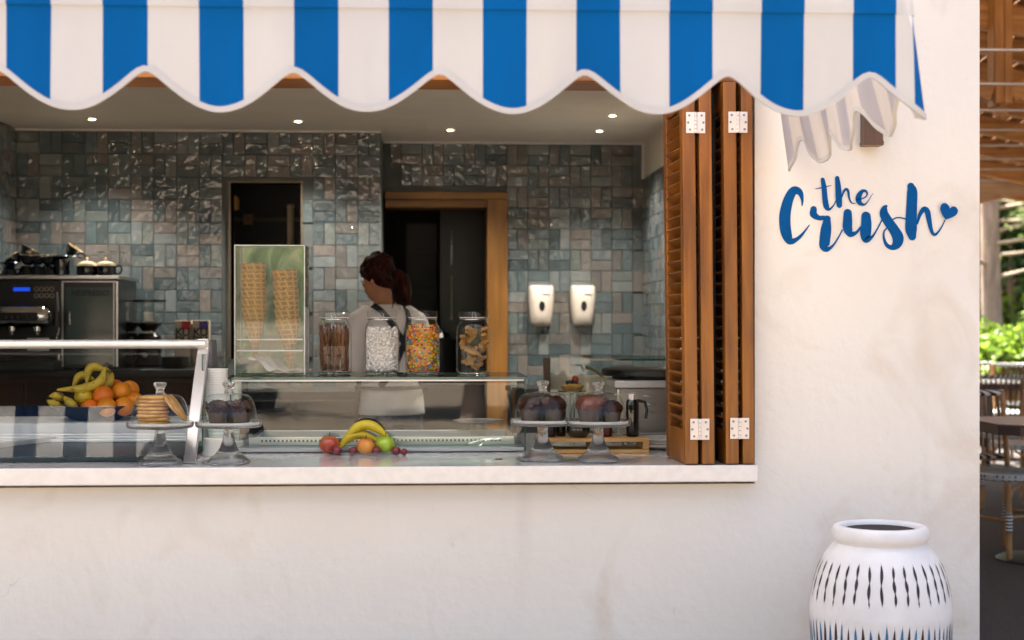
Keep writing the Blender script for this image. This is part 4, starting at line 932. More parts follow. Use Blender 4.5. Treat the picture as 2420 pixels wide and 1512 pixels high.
p = P(213,693,YM-.0115); me = text_mesh('NESPRESSO',.042,.0008,pm('black_print',(.006,.007,.008),.5),.0007); o = put('lettering',me,frg,p); o.rotation_euler = (R(90),0,0)
w_ = o.dimensions.x; bpy.context.view_layer.update(); w_ = o.dimensions.x; o.scale = ((P(257,693,YM).x-P(170,693,YM).x)/w_,1,1)
dpx(32,72,715/1.0-35,691,YM,.004,'screen',emis('blue_screen',(.02,.10,.9),.9),cm_,.0005) if False else dpx(32,71,679,688,YM-.001,.004,'screen',emis('blue_screen',(.02,.10,.9),.10),cm_,.0005)
RING = pm('button_ring',(.32,.27,.21),.4,.4)
for j in range(2):
    for i in range(4):
        p = P(86+i*12.2,683+j*15.5,YM-.002); bt = M().lathe([(.0085,0),(.0125,0),(.0125,.004),(.0085,.004),(.0085,0)],18).build('button',RING,cm_,p,(R(90),0,0)); M().lathe([(0,.001),(.008,.001)],14).build('button_face',BLACK,bt)
gp = P(60,748,YM-.08); gx1 = P(122,748,YM-.08).x
M().tube([(xa,YM-.075,gp.z),(gx1-.05,YM-.075,gp.z),(gx1-.015,YM-.075,gp.z),(gx1,YM-.075,gp.z)],[.058,.058,.048,.02],28).build('group_bar',CHROME,cm_,smooth=60)
M().box(xa,gx1-.06,YM-.137,YM-.128,gp.z-.022,gp.z+.022).build('control_strip',BLACK,cm_,smooth=0,bev=.003)
for i in range(6): p = P(12+i*13.5+(8 if i > 2 else 0),749,YM-.14); M().cyl((p.x,YM-.146,p.z),(p.x,YM-.137,p.z),.009,n=14).build('dial',BLACK,cm_)
for u in (28,88):
    p = P(u,782,YM-.08); M().lathe([(.02,.03),(.02,0),(.012,-.004),(.010,-.02),(0,-.02)],16).build('spout',CHROME,cm_,p); 
wp_ = P(135,690,YM-.05); M().tube([wp_,P(138,735,YM-.06),P(139,782,YM-.08),P(134,800,YM-.09)],.007,8).build('steam_wand',CHROME,cm_); M().tube([P(134,770,YM-.1),P(134,735,YM-.1)],.02,12).build('wand_handle',BLACK,cm_)
dg = M().box(xa+.1,gx1+.04,YM-.20,YM-.002,ZBC+.002,ZBC+.05).build('drip_tray',BLACK,cm_,smooth=0,bev=.004)
for i in range(14): p = P(73+i*3.7,805,YM-.1); M().box(p.x-.003,p.x+.003,YM-.16,YM-.155,P(73,828,YM-.1).z,P(73,798,YM-.1).z).build('grille_bar',STEEL,cm_,smooth=0)
# crockery on top
cup_m = [(0,0),(.022,0),(.030,.010),(.042,.035),(.046,.052)]
cup_o = M().lathe(cup_m+[(.044,.052)],28).mesh('bowl',NAVY,60); cup_i = M().lathe([(.0455,.0515),(.0462,.055),(.0435,.055),(.040,.036),(.028,.013),(0,.006)],28).mesh('lining',CREAM,60)
cup_h = M().tube([(.042,0,.046),(.062,0,.048),(.071,0,.036),(.064,0,.022),(.040,0,.018)],.0045,8).mesh('handle',NAVY,60)
ZT = zt2+.021
def cup(u, Y, z, rot, lab):
    t = thing('coffee_cup',lab,'cup',L(Y,z,u),'cups on the coffee machine'); t.rotation_euler = rot
    put('bowl',cup_o,t); put('lining',cup_i,t); put('handle',cup_h,t)
up = R(180)
for i,u in enumerate((22,62,87,112)): cup(u,YM+.10,ZT+.055,(up,0,R([200,160,30,20][i])),['navy cup standing upside down at the end of the lower row','navy cup upside down, second of the lower row','navy cup upside down, third of the lower row','navy cup upside down beside the teapots'][i])
for i,u in enumerate((66,90,116)): cup(u,YM+.11,ZT+.058,(0,R([4,-5,-9][i]),R([10,20,60][i])),['navy cup stacked upright on the second upside down cup','navy cup stacked upright on the third upside down cup','navy cup stacked upright next to the first teapot'][i])
cup(42,YM+.12,ZT+.060,(0,R(38),R(180)),'navy cup lying tilted with its handle outward on the lower row')
cup(58,YM+.14,ZT+.108,(0,R(30),R(10)),'navy cup with cream rim tipped on top of the pile')
cup(165,YM+.16,ZT+.112,(0,R(34),R(0)),'navy cup with cream rim tipped high above the teapots')
sau = M().lathe([(0,0),(.03,0),(.055,.008),(.07,.014),(.068,.016),(.05,.010),(0,.006)],28).mesh('saucer',NAVY,60)
for i,(u,Y) in enumerate(((22,YM+.10),(145,YM+.14))): tag(put('saucer',sau,None,L(Y,ZT+(.0565 if i == 0 else .09),u),(0,R(0 if i == 0 else -8),0)),['navy saucer lying on the end cup of the row','navy saucer tilted on the crockery pile near the teapots'][i],'saucer')
tag(put('cup_pile_stand',M().lathe([(0,0),(.05,0),(.045,.05),(.05,.088),(0,.088)],24).mesh('cup_pile_stand',NAVY,50),None,L(YM+.14,ZT+.0005,145)),'navy pot under the tilted saucer beside the teapots','pot')
for i,u in enumerate((206,250)):
    t = thing('teapot',['short teapot with cream lid between the cups and the other teapot','short teapot with cream lid at the edge of the machine'][i],'teapot',L(YM+.12,ZT,u),'teapots on the coffee machine')
    M().lathe([(0,0),(.052,0),(.056,.006),(.056,.050),(.054,.056)],28).build('body',NAVY,t); M().lathe([(.0555,.0555),(.050,.068),(.030,.078),(.012,.082),(0,.083)],28).build('lid',CREAM,t); M().lathe([(.006,.083),(.005,.092),(.008,.098),(0,.102)],14).build('lid_knob',CREAM,t)
    M().tube([(.054,0,.052),(.078,0,.055),(.086,0,.036),(.076,0,.014),(.055,0,.010)],.0055,8).build('handle',NAVY,t)
for i,u in enumerate((236,268,294)):
    t = thing('stem_glass',['small upturned glass behind the teapots, innermost','small upturned glass behind the teapots, in the middle','small upturned glass behind the teapots, outermost'][i],'glass',L(YM+.36,ZT,u),'upturned glasses')
    M().lathe([(.030,0),(.033,.05),(.028,.085),(.008,.098)],24).build('bowl',GLASSJ,t); M().lathe([(0,.097),(.006,.098),(.005,.135),(.024,.140),(.025,.143),(0,.143)],20).build('stem',SGLASS,t)
# grinder, boxes, plates on the back bar
gx = L(YM+.25,ZBC,352); gr = thing('coffee_grinder','black coffee grinder with a clear bean hopper','coffee grinder',gx)
M().lathe([(0,.002),(.085,.002),(.09,.02),(.07,.05),(.065,.17),(.05,.19),(0,.19)],24,sup=3).build('body',BLACK,gr); M().lathe([(.035,.191),(.045,.21),(.085,.26),(.088,.36)],28).build('hopper',GLASSJ,gr); M().lathe([(0,.361),(.092,.361),(.092,.374),(0,.376)],28).build('hopper_lid',BLACK,gr); M().lathe([(0,.20),(.034,.20),(.042,.212),(.07,.245),(0,.255)],24).build('beans',pm('coffee_beans',(.03,.014,.008),.4,bump=.8,bscale=80),gr)
M().tube([(0,-.06,.08),(0,-.12,.07)],[.012,.014],10).build('portafilter',CHROME,gr)
gx = L(YM+.28,ZBC,302); g2 = clone(gr,None,gx); gr['label'] = 'black coffee grinder with clear hopper beside the printed boxes'; g2['label'] = 'black coffee grinder with clear hopper beside the milk fridge'
KBOX = pm('kraft_board',(.50,.42,.33),.8,var=.08,scale=20); KTX = pm('dark_print',(.012,.018,.020),.6); KR = pm('red_print',(.50,.025,.03),.6); KP = pm('violet_print',(.11,.08,.28),.6)
for i,(u0,u1,mt,lb) in enumerate(((413,451,KR,'kraft coffee box with a red square'),(455,493,KP,'kraft coffee box with a violet square'))):
    Yk = YM+.2; zt_k = P(430,805/1.0626,Yk).z; c = L(Yk,ZBC,(u0+u1)/2); w_ = P(u1,CY,Yk).x-P(u0,CY,Yk).x; h_ = zt_k-ZBC
    t = thing('coffee_box',lb+' and dark lettering','box',(c.x,Yk,ZBC+.001),'coffee boxes'); M().box(-w_/2,w_/2,0,.07,0,h_).build('carton',KBOX,t,smooth=0,bev=.002)
    M().box(-w_*.08,w_*.46,-.0016,-.0004,h_-.050,h_-.002).build('square',mt,t,smooth=0)
    for tx,x_,z_,sz in (('K',-w_*.24,h_-.066,.062),('U',w_*.20,h_-.066,.062),('D',-w_*.24,h_-.112,.062),('U',w_*.20,h_-.112,.062),('COFFEE',0,.014,.022)):
        o = put('lettering',text_mesh(tx,sz,.0004,KTX,.0018 if len(tx) == 1 else .0003),t,(x_,-.0012,z_),(R(90),0,0))
pk_ = L(YM+.05,ZBC,412)
for k in range(8): tag(M().lathe([(0,.0),(.05,0),(.085,.010),(.084,.012),(.05,.004),(0,.004)],28).build('dark_plate',pm('slate_glaze_%d'%k,(.03,.03,.03),.25),None,pk_+Vector((0,0,.001+k*.0075))),'dark plate in the low stack below the coffee boxes' if k < 7 else 'topmost dark plate of the low stack','plate','dark plates')
# ---------------- soap dispensers ----------------
DSP = pm('dispenser_plastic',(.80,.72,.64),.22,coat=.3,var=.03)
for i,u in enumerate((1278,1376)):
    Yd = YB2+.001; c = P(u,722,Yd); s_ = 1/S(Yd); t = thing('soap_dispenser',['white wall soap dispenser with oval window next to the doorway','white wall soap dispenser with oval window next to the side wall'][i],'soap dispenser',c,'soap dispensers')
    m = M(); pr = [(48,26,0.5),(45,29,.8),(38,30,1),(10,30,1),(-20,27,.95),(-38,23.5,.85),(-46,22,.7),(-48,20,.5)]; n__ = 20; vs = []; fs = []
    for z,w_,d in pr:
        for q_ in range(n__+1):
            a = math.pi*q_/n__; e_ = 2/3.2; vs.append((-w_*s_*math.copysign(abs(math.cos(a))**e_,math.cos(a)), -.095*d*(abs(math.sin(a))**e_), z*s_))
    for r_ in range(len(pr)-1):
        for q_ in range(n__): fs.append((r_*(n__+1)+q_,(r_+1)*(n__+1)+q_,(r_+1)*(n__+1)+q_+1,r_*(n__+1)+q_+1))
    fs.append(tuple(range(n__+1))); m.add(vs,fs).build('shell',DSP,t,smooth=50)
    M().lathe([(0,.0),(.0155,.0),(.018,-.003)],24).build('window',pm('soap_window_%d'%i,(.02,.022,.024),.1,coat=.5),t,(0,-.0965,-.002),(R(90),0,0)).scale = (1,1.75,1)
    o = M().box(0,.055,-.0008,0,-.003,.003).box(.062,.082,-.0008,0,-.004,-.001).build('logo_print',pm('grey_print_%d'%i,(.18,.17,.17),.6),t,(.0,-.0962,.072),(0,R(4),0),smooth=0)
# ---------------- crepe corner ----------------
YK = .95; cr = thing('crepe_maker','stainless crepe maker with a round black plate behind the cake stands','crepe maker',L(YK,ZC,1560))
xk0 = P(1458,CY,YK).x-P(1560,CY,YK).x; zk1 = P(1500,917,YK).z-ZC; zk2 = P(1500,899,YK).z-ZC
M().box(xk0,.28,0,.42,.03,zk1).build('body',STEEL,cr,smooth=0,bev=.006); M().box(xk0-.012,.29,-.012,.44,zk1+.001,zk2).build('top_frame',pm('satin_top',(.74,.72,.70),.35,.5),cr,smooth=0,bev=.005)
M().lathe([(0,0),(.24,0),(.245,.004),(.245,.024),(.235,.030),(0,.030)],48).build('hot_plate',pm('black_cast_iron',(.012,.012,.012),.35,bump=.2),cr,(.03,.21,zk2+.014)); M().lathe([(0,0),(.20,0),(.20,.014),(0,.014)],40).build('plate_base',BLACKM,cr,(.03,.21,zk2))
for i in range(3):
    for j in range(2):
        p = P(1546+j*46-10*(i > 0)*(1-j)*0,936+i*19.5,YK); M().sph((p.x-L(YK,ZC,1560).x+ (0 if j else -.02),-.001,p.z-ZC),(.026,.009,.006),14,8).build('vent_louvre',STEEL,cr)
for x_ in (xk0+.04,.24): M().cyl((x_,.04,.002),(x_,.04,.03),.014).build('foot',BLACK,cr)
gd = thing('glass_guard','clear glass sneeze guard around the crepe plate','glass guard',(0,0,0))
ga, gb = P(1365,838,1.35), P(1590,852,.92); xg = P(1300,CY,1.5).x
pane(M(),P(1400,CY,1.0).x,XR-.02,.94,1.5,P(1500,852,.94).z,P(1500,852,.94).z+.008,1).build('top_pane',[GLASSD,GEDGE],gd,smooth=0)
pane(M(),xg,XR-.02,1.5,1.506,ZC+.004,P(1400,845,1.5).z,1).build('back_pane',[GLASSD,GEDGE],gd,smooth=0); M().box(xg-.03,xg,1.49,1.52,ZC+.002,P(1300,846,1.5).z).build('post',pm('brown_post',(.10,.055,.035),.5),gd,smooth=0,bev=.003)
M().tube([P(1385,868,1.3),P(1400,872,1.25),P(1425,890,1.1)],.006,8).build('strut',pm('brass_rod',(.45,.30,.12),.3,.8),gd)
tag(M().box(0,XR-.02-xg,0,.06,0,.09).build('cream_box',pm('cream_board',(.66,.55,.40),.6),None,(xg,1.54,P(1400,935,1.54).z),smooth=0,bev=.004),'low cream ledge behind the glass guard','ledge'); M().box(xg,XR-.02,1.54,1.6,ZC+.002,P(1400,935,1.54).z-.002).build('ledge_support',WHITEP,gd,smooth=0)
tt = P(1352,922,1.2); tart = thing('fruit_tart','small custard tart topped with a strawberry behind the domes','tart',tt); 
M().lathe([(0,0),(.04,0),(.05,.018),(.048,.02),(0,.018)],24).build('crust',BISC,tart); M().lathe([(0,.0185),(.046,.019),(.03,.028),(0,.030)],24).build('custard',pm('custard',(.62,.42,.07),.35),tart); M().sph((.012,0,.042),(.016,.016,.020),14,10).build('strawberry',pm('strawberry',(.42,.02,.015),.35,bump=.5,bscale=120),tart)
for k in range(5): M().sph((-.022+.009*k,-.02+.008*(k%2),.034),.009,10,8).build('blueberry',BLACK,tart)
tag(M().lathe([(0,0),(.04,0),(.012,.01),(.010,tt.z-ZC-.012),(.06,tt.z-ZC-.006),(.062,tt.z-ZC-.001),(0,tt.z-ZC-.001)],24).build('tart_stand',SGLASS,None,(tt.x,tt.y,ZC+.0005)),'slim glass stand under the strawberry tart','stand')
# wooden rack with sauce bottles
YW = .42; RACK = wood_mat('beech',(.62,.38,.14),(.48,.27,.09),0,rough=.5,coat=0,knots=False); xw0, xw1 = P(1272,CY,YW).x, P(1534,CY,YW).x; zw = P(1400,1036,YW).z
rk = thing('wooden_rack','low beech rack carrying sauce bottles behind the cake stands','rack',(0,YW,ZC+.001)); hz = zw-ZC-.002
for y_ in (0,.07,.14): M().box(xw0,xw1,y_,y_+.05,hz-.012,hz).build('slat',RACK,rk,smooth=0,bev=.002)
for x_ in (xw0+.012,(xw0+xw1)/2,xw1-.012): M().box(x_-.012,x_+.012,0.002,.188,.0125,hz-.0125).build('block',RACK,rk,smooth=0,bev=.002)
for y_ in (0,.14): M().box(xw0,xw1,y_+.001,y_+.049,0,.012).build('runner',RACK,rk,smooth=0,bev=.002)
def bottle(u,w,h,lab,mat,cap=None,handle=False,y=.09):
    c = L(YW+y,zw+.001,u); t = thing('sauce_bottle',lab,'bottle',c,'sauce bottles'); r = w/2
    M().lathe([(0,0),(r*.9,0),(r,.006),(r,h*.72),(r*.92,h*.80),(r*.80,h*.84),(0,h*.84)],24).build('bottle_body',mat,t)
    M().lathe([(0,h*.841),(r*.72,h*.841),(r*.72,h*.97),(r*.3,h),(0,h)],20).build('cap',cap or BLACK,t)
    if handle: M().tube([(r*.7,0,h*.82),(r*1.9,0,h*.78),(r*2.2,0,h*.6),(r*2.0,0,h*.40)],.006,8).build('lever',BLACK,t)
SAU = pm('dark_sauce_glass',(.010,.007,.006),.06,coat=.7); SAR = pm('red_sauce_glass',(.07,.008,.006),.08,coat=.7)
bottle(1494,.050,.165,'tall dark syrup bottle with a lever pump',SAU,pm('silver_cap',(.7,.66,.68),.25,.6),True)
bottle(1432,.046,.12,'red sauce bottle behind the nearest cake stand',SAR); bottle(1300,.044,.14,'dark sauce bottle at the end of the rack by the cabinet',SAU); bottle(1325,.040,.13,'slim dark sauce bottle between the two cake stands',SAU,y=.12)
c = L(YW+.07,zw+.001,1366); t = thing('sauce_pot','round dark glass pot between the two cake stand stems','pot',c); M().lathe([(0,0),(.030,0),(.040,.010),(.045,.028),(.041,.046),(.034,.052)],28).build('pot_body',SAU,t); M().lathe([(0,.0525),(.034,.0525),(.034,.062),(0,.064)],24).build('lid',BLACK,t)
pc_ = L(.62,ZC,1568)
for k in range(3): tag(M().lathe([(0,.001),(.07,.001),(.115,.016),(.118,.020),(.112,.021),(.07,.006),(0,.006)],40).build('large_plate',PORC,None,pc_+Vector((0,0,.001+k*.011))),['white plate at the bottom of the pile by the shutters','white plate in the middle of the pile by the shutters','white plate on top of the pile by the shutters'][k],'plate','white plates')

lowb = thing('low_cupboard','dark low cupboard along the tiled wall beside the hatch opening','cupboard',(0,0,0))
M().box(XB1+.02,XS-.01,3.40,YB-.03,ZF,1.0).build('carcass',DARK,lowb,smooth=0,bev=.004)
for i in range(2): w_ = (XS-XB1-.03)/2; M().box(XB1+.03+i*w_,XB1+.01+(i+1)*w_,3.383,3.398,ZF+.08,.95).build('door',BLACKM,lowb,smooth=0,bev=.003)
low2 = thing('low_cupboard','dark low cupboard under the soap dispensers','cupboard',(0,0,0))
M().box(D1+.02,XR-.02,3.95,YB2-.03,ZF,.99).build('carcass',DARK,low2,smooth=0,bev=.004); M().box(D1+.03,XR-.03,3.933,3.948,ZF+.08,.95).build('door',BLACKM,low2,smooth=0,bev=.003)
# ---------------- the woman behind the counter ----------------
def remesh(m, name, mat, parent, vox, it=3, fac=.5):
    me = bpy.data.meshes.new(name); me.from_pydata(m.v, [], m.f); o = bpy.data.objects.new(name, me); COL.objects.link(o)
    r = o.modifiers.new('r','REMESH'); r.mode = 'VOXEL'; r.voxel_size = vox; r.use_smooth_shade = True
    s_ = o.modifiers.new('s','SMOOTH'); s_.iterations = it; s_.factor = fac
    bpy.context.view_layer.update(); me2 = bpy.data.meshes.new_from_object(o.evaluated_get(bpy.context.evaluated_depsgraph_get()))
    bpy.data.objects.remove(o); me2.name = name; me2.materials.clear(); me2.materials.append(mat)
    me2.polygons.foreach_set('use_smooth',[True]*len(me2.polygons)); return put(name, me2, parent)
SKIN = pm('skin',(.42,.20,.11),.5,var=.08,scale=12); HAIR, n, l = nodes('dark_red_hair'); b = n['Principled BSDF']; b.inputs['Roughness'].default_value = .6; b.inputs['Specular IOR Level'].default_value = .15
tc = n.new('ShaderNodeTexCoord'); mp = n.new('ShaderNodeMapping'); mp.inputs['Scale'].default_value = (1,.25,.35); l.new(tc.outputs['Object'],mp.inputs[0]); nt = n.new('ShaderNodeTexNoise'); nt.inputs['Scale'].default_value = 120; nt.inputs['Detail'].default_value = 4; l.new(mp.outputs[0],nt.inputs[0])
rp = n.new('ShaderNodeValToRGB'); rp.color_ramp.elements[0].color = (.004,.0015,.0015,1); rp.color_ramp.elements[1].color = (.060,.009,.005,1); rp.color_ramp.elements[0].position = .35; rp.color_ramp.elements[1].position = .7
l.new(nt.outputs[0],rp.inputs[0]); l.new(rp.outputs[0],b.inputs['Base Color']); bn = n.new('ShaderNodeBump'); bn.inputs['Strength'].default_value = .6; bn.inputs['Distance'].default_value = .006; l.new(nt.outputs[0],bn.inputs['Height']); l.new(bn.outputs[0],b.inputs['Normal'])
TEE = pm('white_cotton',(.82,.79,.80),.85,var=.03,scale=10,bump=.25,bscale=14); JEAN = pm('blue_denim',(.05,.075,.13),.85,var=.25,scale=30); STRAP = pm('navy_apron',(.006,.012,.026),.8,var=.2)
YP = 2.45; pp_ = L(YP,ZF,926)
per = thing('person','woman with dark red ponytail in a white tee and navy apron, seen from behind','person',pp_,rz=R(34))
per.scale = (.86,1,1)
ht = Matrix.Rotation(R(12),3,'Z') @ Matrix.Rotation(R(-24),3,'X')          # head bowed
HC = Vector((0,.135,1.515))
def hd(x,y,z): return HC + ht @ Vector((x,y,z))
bm_ = M()
bm_.loft([((0,0,.80),.150,.105),((0,.0,.88),.165,.115),((0,.01,.98),.140,.098),((0,.02,1.10),.148,.100),((0,.035,1.22),.165,.105),((0,.045,1.31),.165,.088),((0,.055,1.36),.110,.065),((0,.07,1.39),.058,.055),((0,.09,1.44),.050,.053),((0,.12,1.50),.050,.055)])
bm_.sph(hd(0,-.008,.02),(.074,.092,.088),24,16,rot=ht); bm_.sph(hd(0,.034,-.035),(.060,.062,.078),22,14,rot=ht); bm_.sph(hd(0,.062,-.082),(.030,.026,.022),14,10,rot=ht)
bm_.loft([(hd(0,.088,.012),.009,.008),(hd(0,.102,-.018),.012,.012),(hd(0,.110,-.034),.015,.014),(hd(0,.094,-.044),.012,.010)],12)
for sx_ in (-1,1):
    bm_.sph(hd(sx_*.073,-.004,-.012),(.008,.018,.030),12,10,rot=ht); bm_.sph(hd(sx_*.034,.074,-.006),(.022,.016,.014),12,8,rot=ht)
    bm_.tube([(sx_*.145,.045,1.325),(sx_*.205,.035,1.27),(sx_*.235,.03,1.16),(sx_*.245,.045,1.06),(sx_*.232,.13,1.03),(sx_*.205,.22,1.045),(sx_*.195,.25,1.05)],[.045,.048,.044,.036,.034,.026,.022],14)
    bm_.sph((sx_*.185,.285,1.05),(.034,.042,.016),14,10)
    for k in range(4):
        x_ = sx_*(.158+.018*k); ln = [.050,.058,.055,.044][k]; bm_.tube([(x_,.31,1.05),(x_,.31+ln*.5,1.046),(x_,.31+ln*.8,1.032),(x_-sx_*.002,.31+ln*.9,1.018)],[.0085,.0085,.008,.0065],8)
    bm_.tube([(sx_*.155,.275,1.05),(sx_*.135,.298,1.045),(sx_*.130,.322,1.036)],[.011,.010,.008],8)
    bm_.tube([(sx_*.085,.0,.84),(sx_*.092,.01,.70),(sx_*.095,.02,.48),(sx_*.095,.0,.30),(sx_*.095,-.01,.08)],[.090,.082,.056,.052,.036],16)
    bm_.loft([((sx_*.095,.04,.0),.042,.11),((sx_*.095,.04,.03),.042,.11),((sx_*.095,.01,.07),.036,.06)],14)
remesh(bm_,'body',SKIN,per,.0075,3)
for sx_ in (-1,1):
    e_ = M().sph(hd(sx_*.033,.078,-.004),.0115,12,8).build('eye',pm('eye_white_%d'%sx_,(.7,.68,.65),.2),per); M().sph(hd(sx_*.033,.0855,-.006),.0052,10,8).build('iris',BLACK,e_); M().tube([hd(sx_*.018,.094,.017),hd(sx_*.034,.092,.022),hd(sx_*.052,.078,.016)],.003,6).build('eyebrow',HAIR,per)
M().loft([(hd(0,.091,-.063),.018,.006),(hd(0,.094,-.068),.020,.008),(hd(0,.091,-.074),.015,.006)],12).build('lips',pm('lips',(.30,.09,.07),.45),per)
# hair
hm_ = M(); hm_.sph(hd(0,-.024,.034),(.084,.093,.088),26,18,rot=ht); hm_.sph(hd(0,-.052,-.008),(.078,.070,.080),22,16,rot=ht); hm_.sph(hd(0,.036,.078),(.062,.050,.034),20,12,rot=ht)
for sx_ in (-1,1): hm_.tube([hd(sx_*.066,.045,.058),hd(sx_*.077,.020,.020),hd(sx_*.074,-.02,-.012)],[.016,.016,.026],10)
hm_.tube([hd(0,-.098,-.035),hd(.004,-.135,-.045),hd(.006,-.160,-.085),hd(.0,-.168,-.135),hd(-.004,-.160,-.185),hd(-.004,-.150,-.215)],[.026,.030,.036,.034,.024,.008],14)
rgh = random.Random(2)
for k in range(46):
    a = rgh.uniform(0,6.28); b_ = rgh.uniform(.2,1.6); d_ = Vector((math.sin(b_)*math.cos(a)*.086,-.02+math.sin(b_)*math.sin(a)*.092,.034+math.cos(b_)*.088)); hm_.sph(hd(*d_),(.008,.022,.008),8,6,rot=ht)
hair = remesh(hm_,'hair',HAIR,per,.006,2)
wm = M()
for k in range(66):
    a = rgh.uniform(0,6.28); st_p = hd(.03*math.cos(a),-.15+.03*math.sin(a),-.06); d_ = Vector((rgh.uniform(-.03,.03),rgh.uniform(-.05,.01),-rgh.uniform(.10,.17))); wm.tube([st_p,st_p+d_*.5+Vector((rgh.uniform(-.012,.012),-.014,0)),st_p+d_],[.0035,.0032,.0008],5)
for k in range(40):
    a = rgh.uniform(-.6,3.7); q0 = hd(.078*math.cos(a),.02*math.sin(a)-.02,.05+.062*math.sin(a)); d_ = ht @ Vector((math.cos(a)*.03+rgh.uniform(-.02,.02),rgh.uniform(-.03,.02),math.sin(a)*.018)); wm.tube([q0,q0+d_*.6,q0+d_+Vector((0,0,-.006))],[.0018,.0014,.0005],4)
wm.build('loose_strands',HAIR,hair)
M().tube([hd(.030*math.cos(t),-.112,-.040+.030*math.sin(t)) for t in np.linspace(0,6.28,14,endpoint=False)],.008,8,closed=True).build('hair_tie',BLACKM,hair)
# clothes
tm_ = M(); tm_.loft([((0,.0,.83),.200,.150),((0,.0,.92),.190,.140),((0,.012,1.02),.176,.126),((0,.022,1.12),.174,.122),((0,.035,1.22),.182,.120),((0,.045,1.30),.182,.104),((0,.052,1.345),.140,.082),((0,.060,1.378),.092,.068)],28)
for sx_ in (-1,1): tm_.tube([(sx_*.12,.045,1.325),(sx_*.195,.04,1.285),(sx_*.245,.035,1.18),(sx_*.262,.045,1.085),(sx_*.268,.05,1.055)],[.060,.068,.076,.082,.084],16)
shirt = remesh(tm_,'shirt',TEE,per,.008,2)
jm = M(); jm.loft([((0,0,.78),.168,.126),((0,0,.92),.170,.122)],24)
for sx_ in (-1,1): jm.tube([(sx_*.085,.0,.86),(sx_*.095,.01,.70),(sx_*.098,.02,.48),(sx_*.098,.0,.25),(sx_*.098,-.01,.05)],[.105,.098,.078,.07,.066],16)
remesh(jm,'trousers',JEAN,per,.009,2)
bpy.context.view_layer.update()
from mathutils.bvhtree import BVHTree
bvh = BVHTree.FromPolygons([v.co for v in shirt.data.vertices],[p_.vertices for p_ in shirt.data.polygons])
def strap(pts, w, name):
    c = crom(pts,10); vs = []; fs = []
    for x_,z_ in c:
        hit = bvh.ray_cast(Vector((x_,-.6,z_)),Vector((0,1,0)))
        y_ = hit[0].y if hit[0] is not None else .045; no = hit[1] if hit[0] is not None else Vector((0,-1,0))
        vs.append((x_,y_,z_,no))
    out = []; k = len(vs)
    for i in range(k):
        t = Vector((vs[min(i+1,k-1)][0]-vs[max(i-1,0)][0],vs[min(i+1,k-1)][1]-vs[max(i-1,0)][1],vs[min(i+1,k-1)][2]-vs[max(i-1,0)][2])).normalized(); sd_ = t.cross(vs[i][3]).normalized(); p_ = Vector(vs[i][:3])+vs[i][3]*.007
        out += [p_-sd_*w/2,p_+sd_*w/2,p_+sd_*w/2-vs[i][3]*.005,p_-sd_*w/2-vs[i][3]*.005]
    for i in range(k-1):
        for j in range(4): fs.append((i*4+j,i*4+(j+1)%4,(i+1)*4+(j+1)%4,(i+1)*4+j))
    M().add(out,fs).build(name,STRAP,per,smooth=50)
strap([(-.105,1.375),(-.085,1.34),(-.03,1.25),(.03,1.15),(.10,1.03),(.14,.97)],.036,'apron_strap'); strap([(.105,1.375),(.095,1.34),(.05,1.25),(-.01,1.15),(-.09,1.03),(-.14,.97)],.036,'apron_strap')
am = M(); vs = []; fs = []
for i in range(15):
    a = math.pi*(.02+.96*i/14)
    for z_ in (.45,.97,1.18 if 3 < i < 11 else .98): vs.append((.212*math.cos(a),.158*math.sin(a)+.012,z_))
for i in range(14):
    for j in range(2): fs.append((i*3+j,i*3+3+j,i*3+3+j+1,i*3+j+1))
ap = am.add(vs,fs).build('apron',STRAP,per,smooth=60); md = ap.modifiers.new('t','SOLIDIFY'); md.thickness = .004
M().tube([(.215*math.cos(a),.158*math.sin(a)+.005,.965) for a in np.linspace(0,6.28,40,endpoint=False)],.010,6,closed=True).build('apron_tie',STRAP,per)

# ---------------- pergola terrace on the right ----------------
G0 = .08
perg = thing('timber_pergola','open timber roof with steel cables over the terrace beside the kiosk','pergola',(0,0,0))
xp0, xp1 = 1.2, 9.0  # roof carried on unseen above the kiosk to keep sun off the patio
def rz_(x, y=1.0): return 4.25-.20*(x-2.15)-.11*(y-1)
raf = M().bar((xp0,0,rz_(xp0)),(xp1,0,rz_(xp1)),.075,.15).mesh('rafter',BEAM,0)
for k in range(15): put('rafter',raf,perg,(0,.6+k*.62,-.11*(k*.62-.4)))
brd = M().box(0,.112,0,9.9,0,.022).mesh('roof_board',wood_mat('roof_plank',(.34,.17,.06),(.22,.10,.035),1,rough=.7,coat=0),0)
for k in range(66):
    x = xp0+k*.119; o = put('roof_board',brd,perg,(x,-.2,rz_(x,-.2)+.088)); o.rotation_euler = (-math.atan(.11),math.atan(.20),0)
zc = EYE+1.30
cbl = M().tube([(xp0,0,0),(xp1,0,0)],.0085,8).mesh('cable',pm('galvanised_cable',(.55,.50,.44),.4,.4),60)
for v in (106,188,251,299,336,368,393,420): put('cable',cbl,perg,(0,FPX*1.30/(CY-v)-DIST,zc))
Yk_ = 4.3; kp = P(2366,280,Yk_)
for dx in (-.028,.028): M().box(kp.x+dx-.026,kp.x+dx+.026,Yk_-.05,Yk_+.05,kp.z+.09,rz_(kp.x,Yk_)+.06).build('king_post',wood_mat('post_timber_%d'%int(dx*1000),(.50,.24,.07),(.36,.15,.04),2,rough=.6,coat=0),perg,smooth=0,bev=.004)
M().box(kp.x-.062,kp.x-.0545,Yk_-.03,Yk_+.08,kp.z+.08,rz_(kp.x,Yk_)+.06).build('king_post',DOORW,perg,smooth=0)
M().sph((kp.x-.005,Yk_,kp.z+.035),.045,20,14).cyl((kp.x-.005,Yk_,kp.z+.06),(kp.x-.005,Yk_,kp.z+.09),.03).build('ball_finial',BEAM,perg,smooth=60)
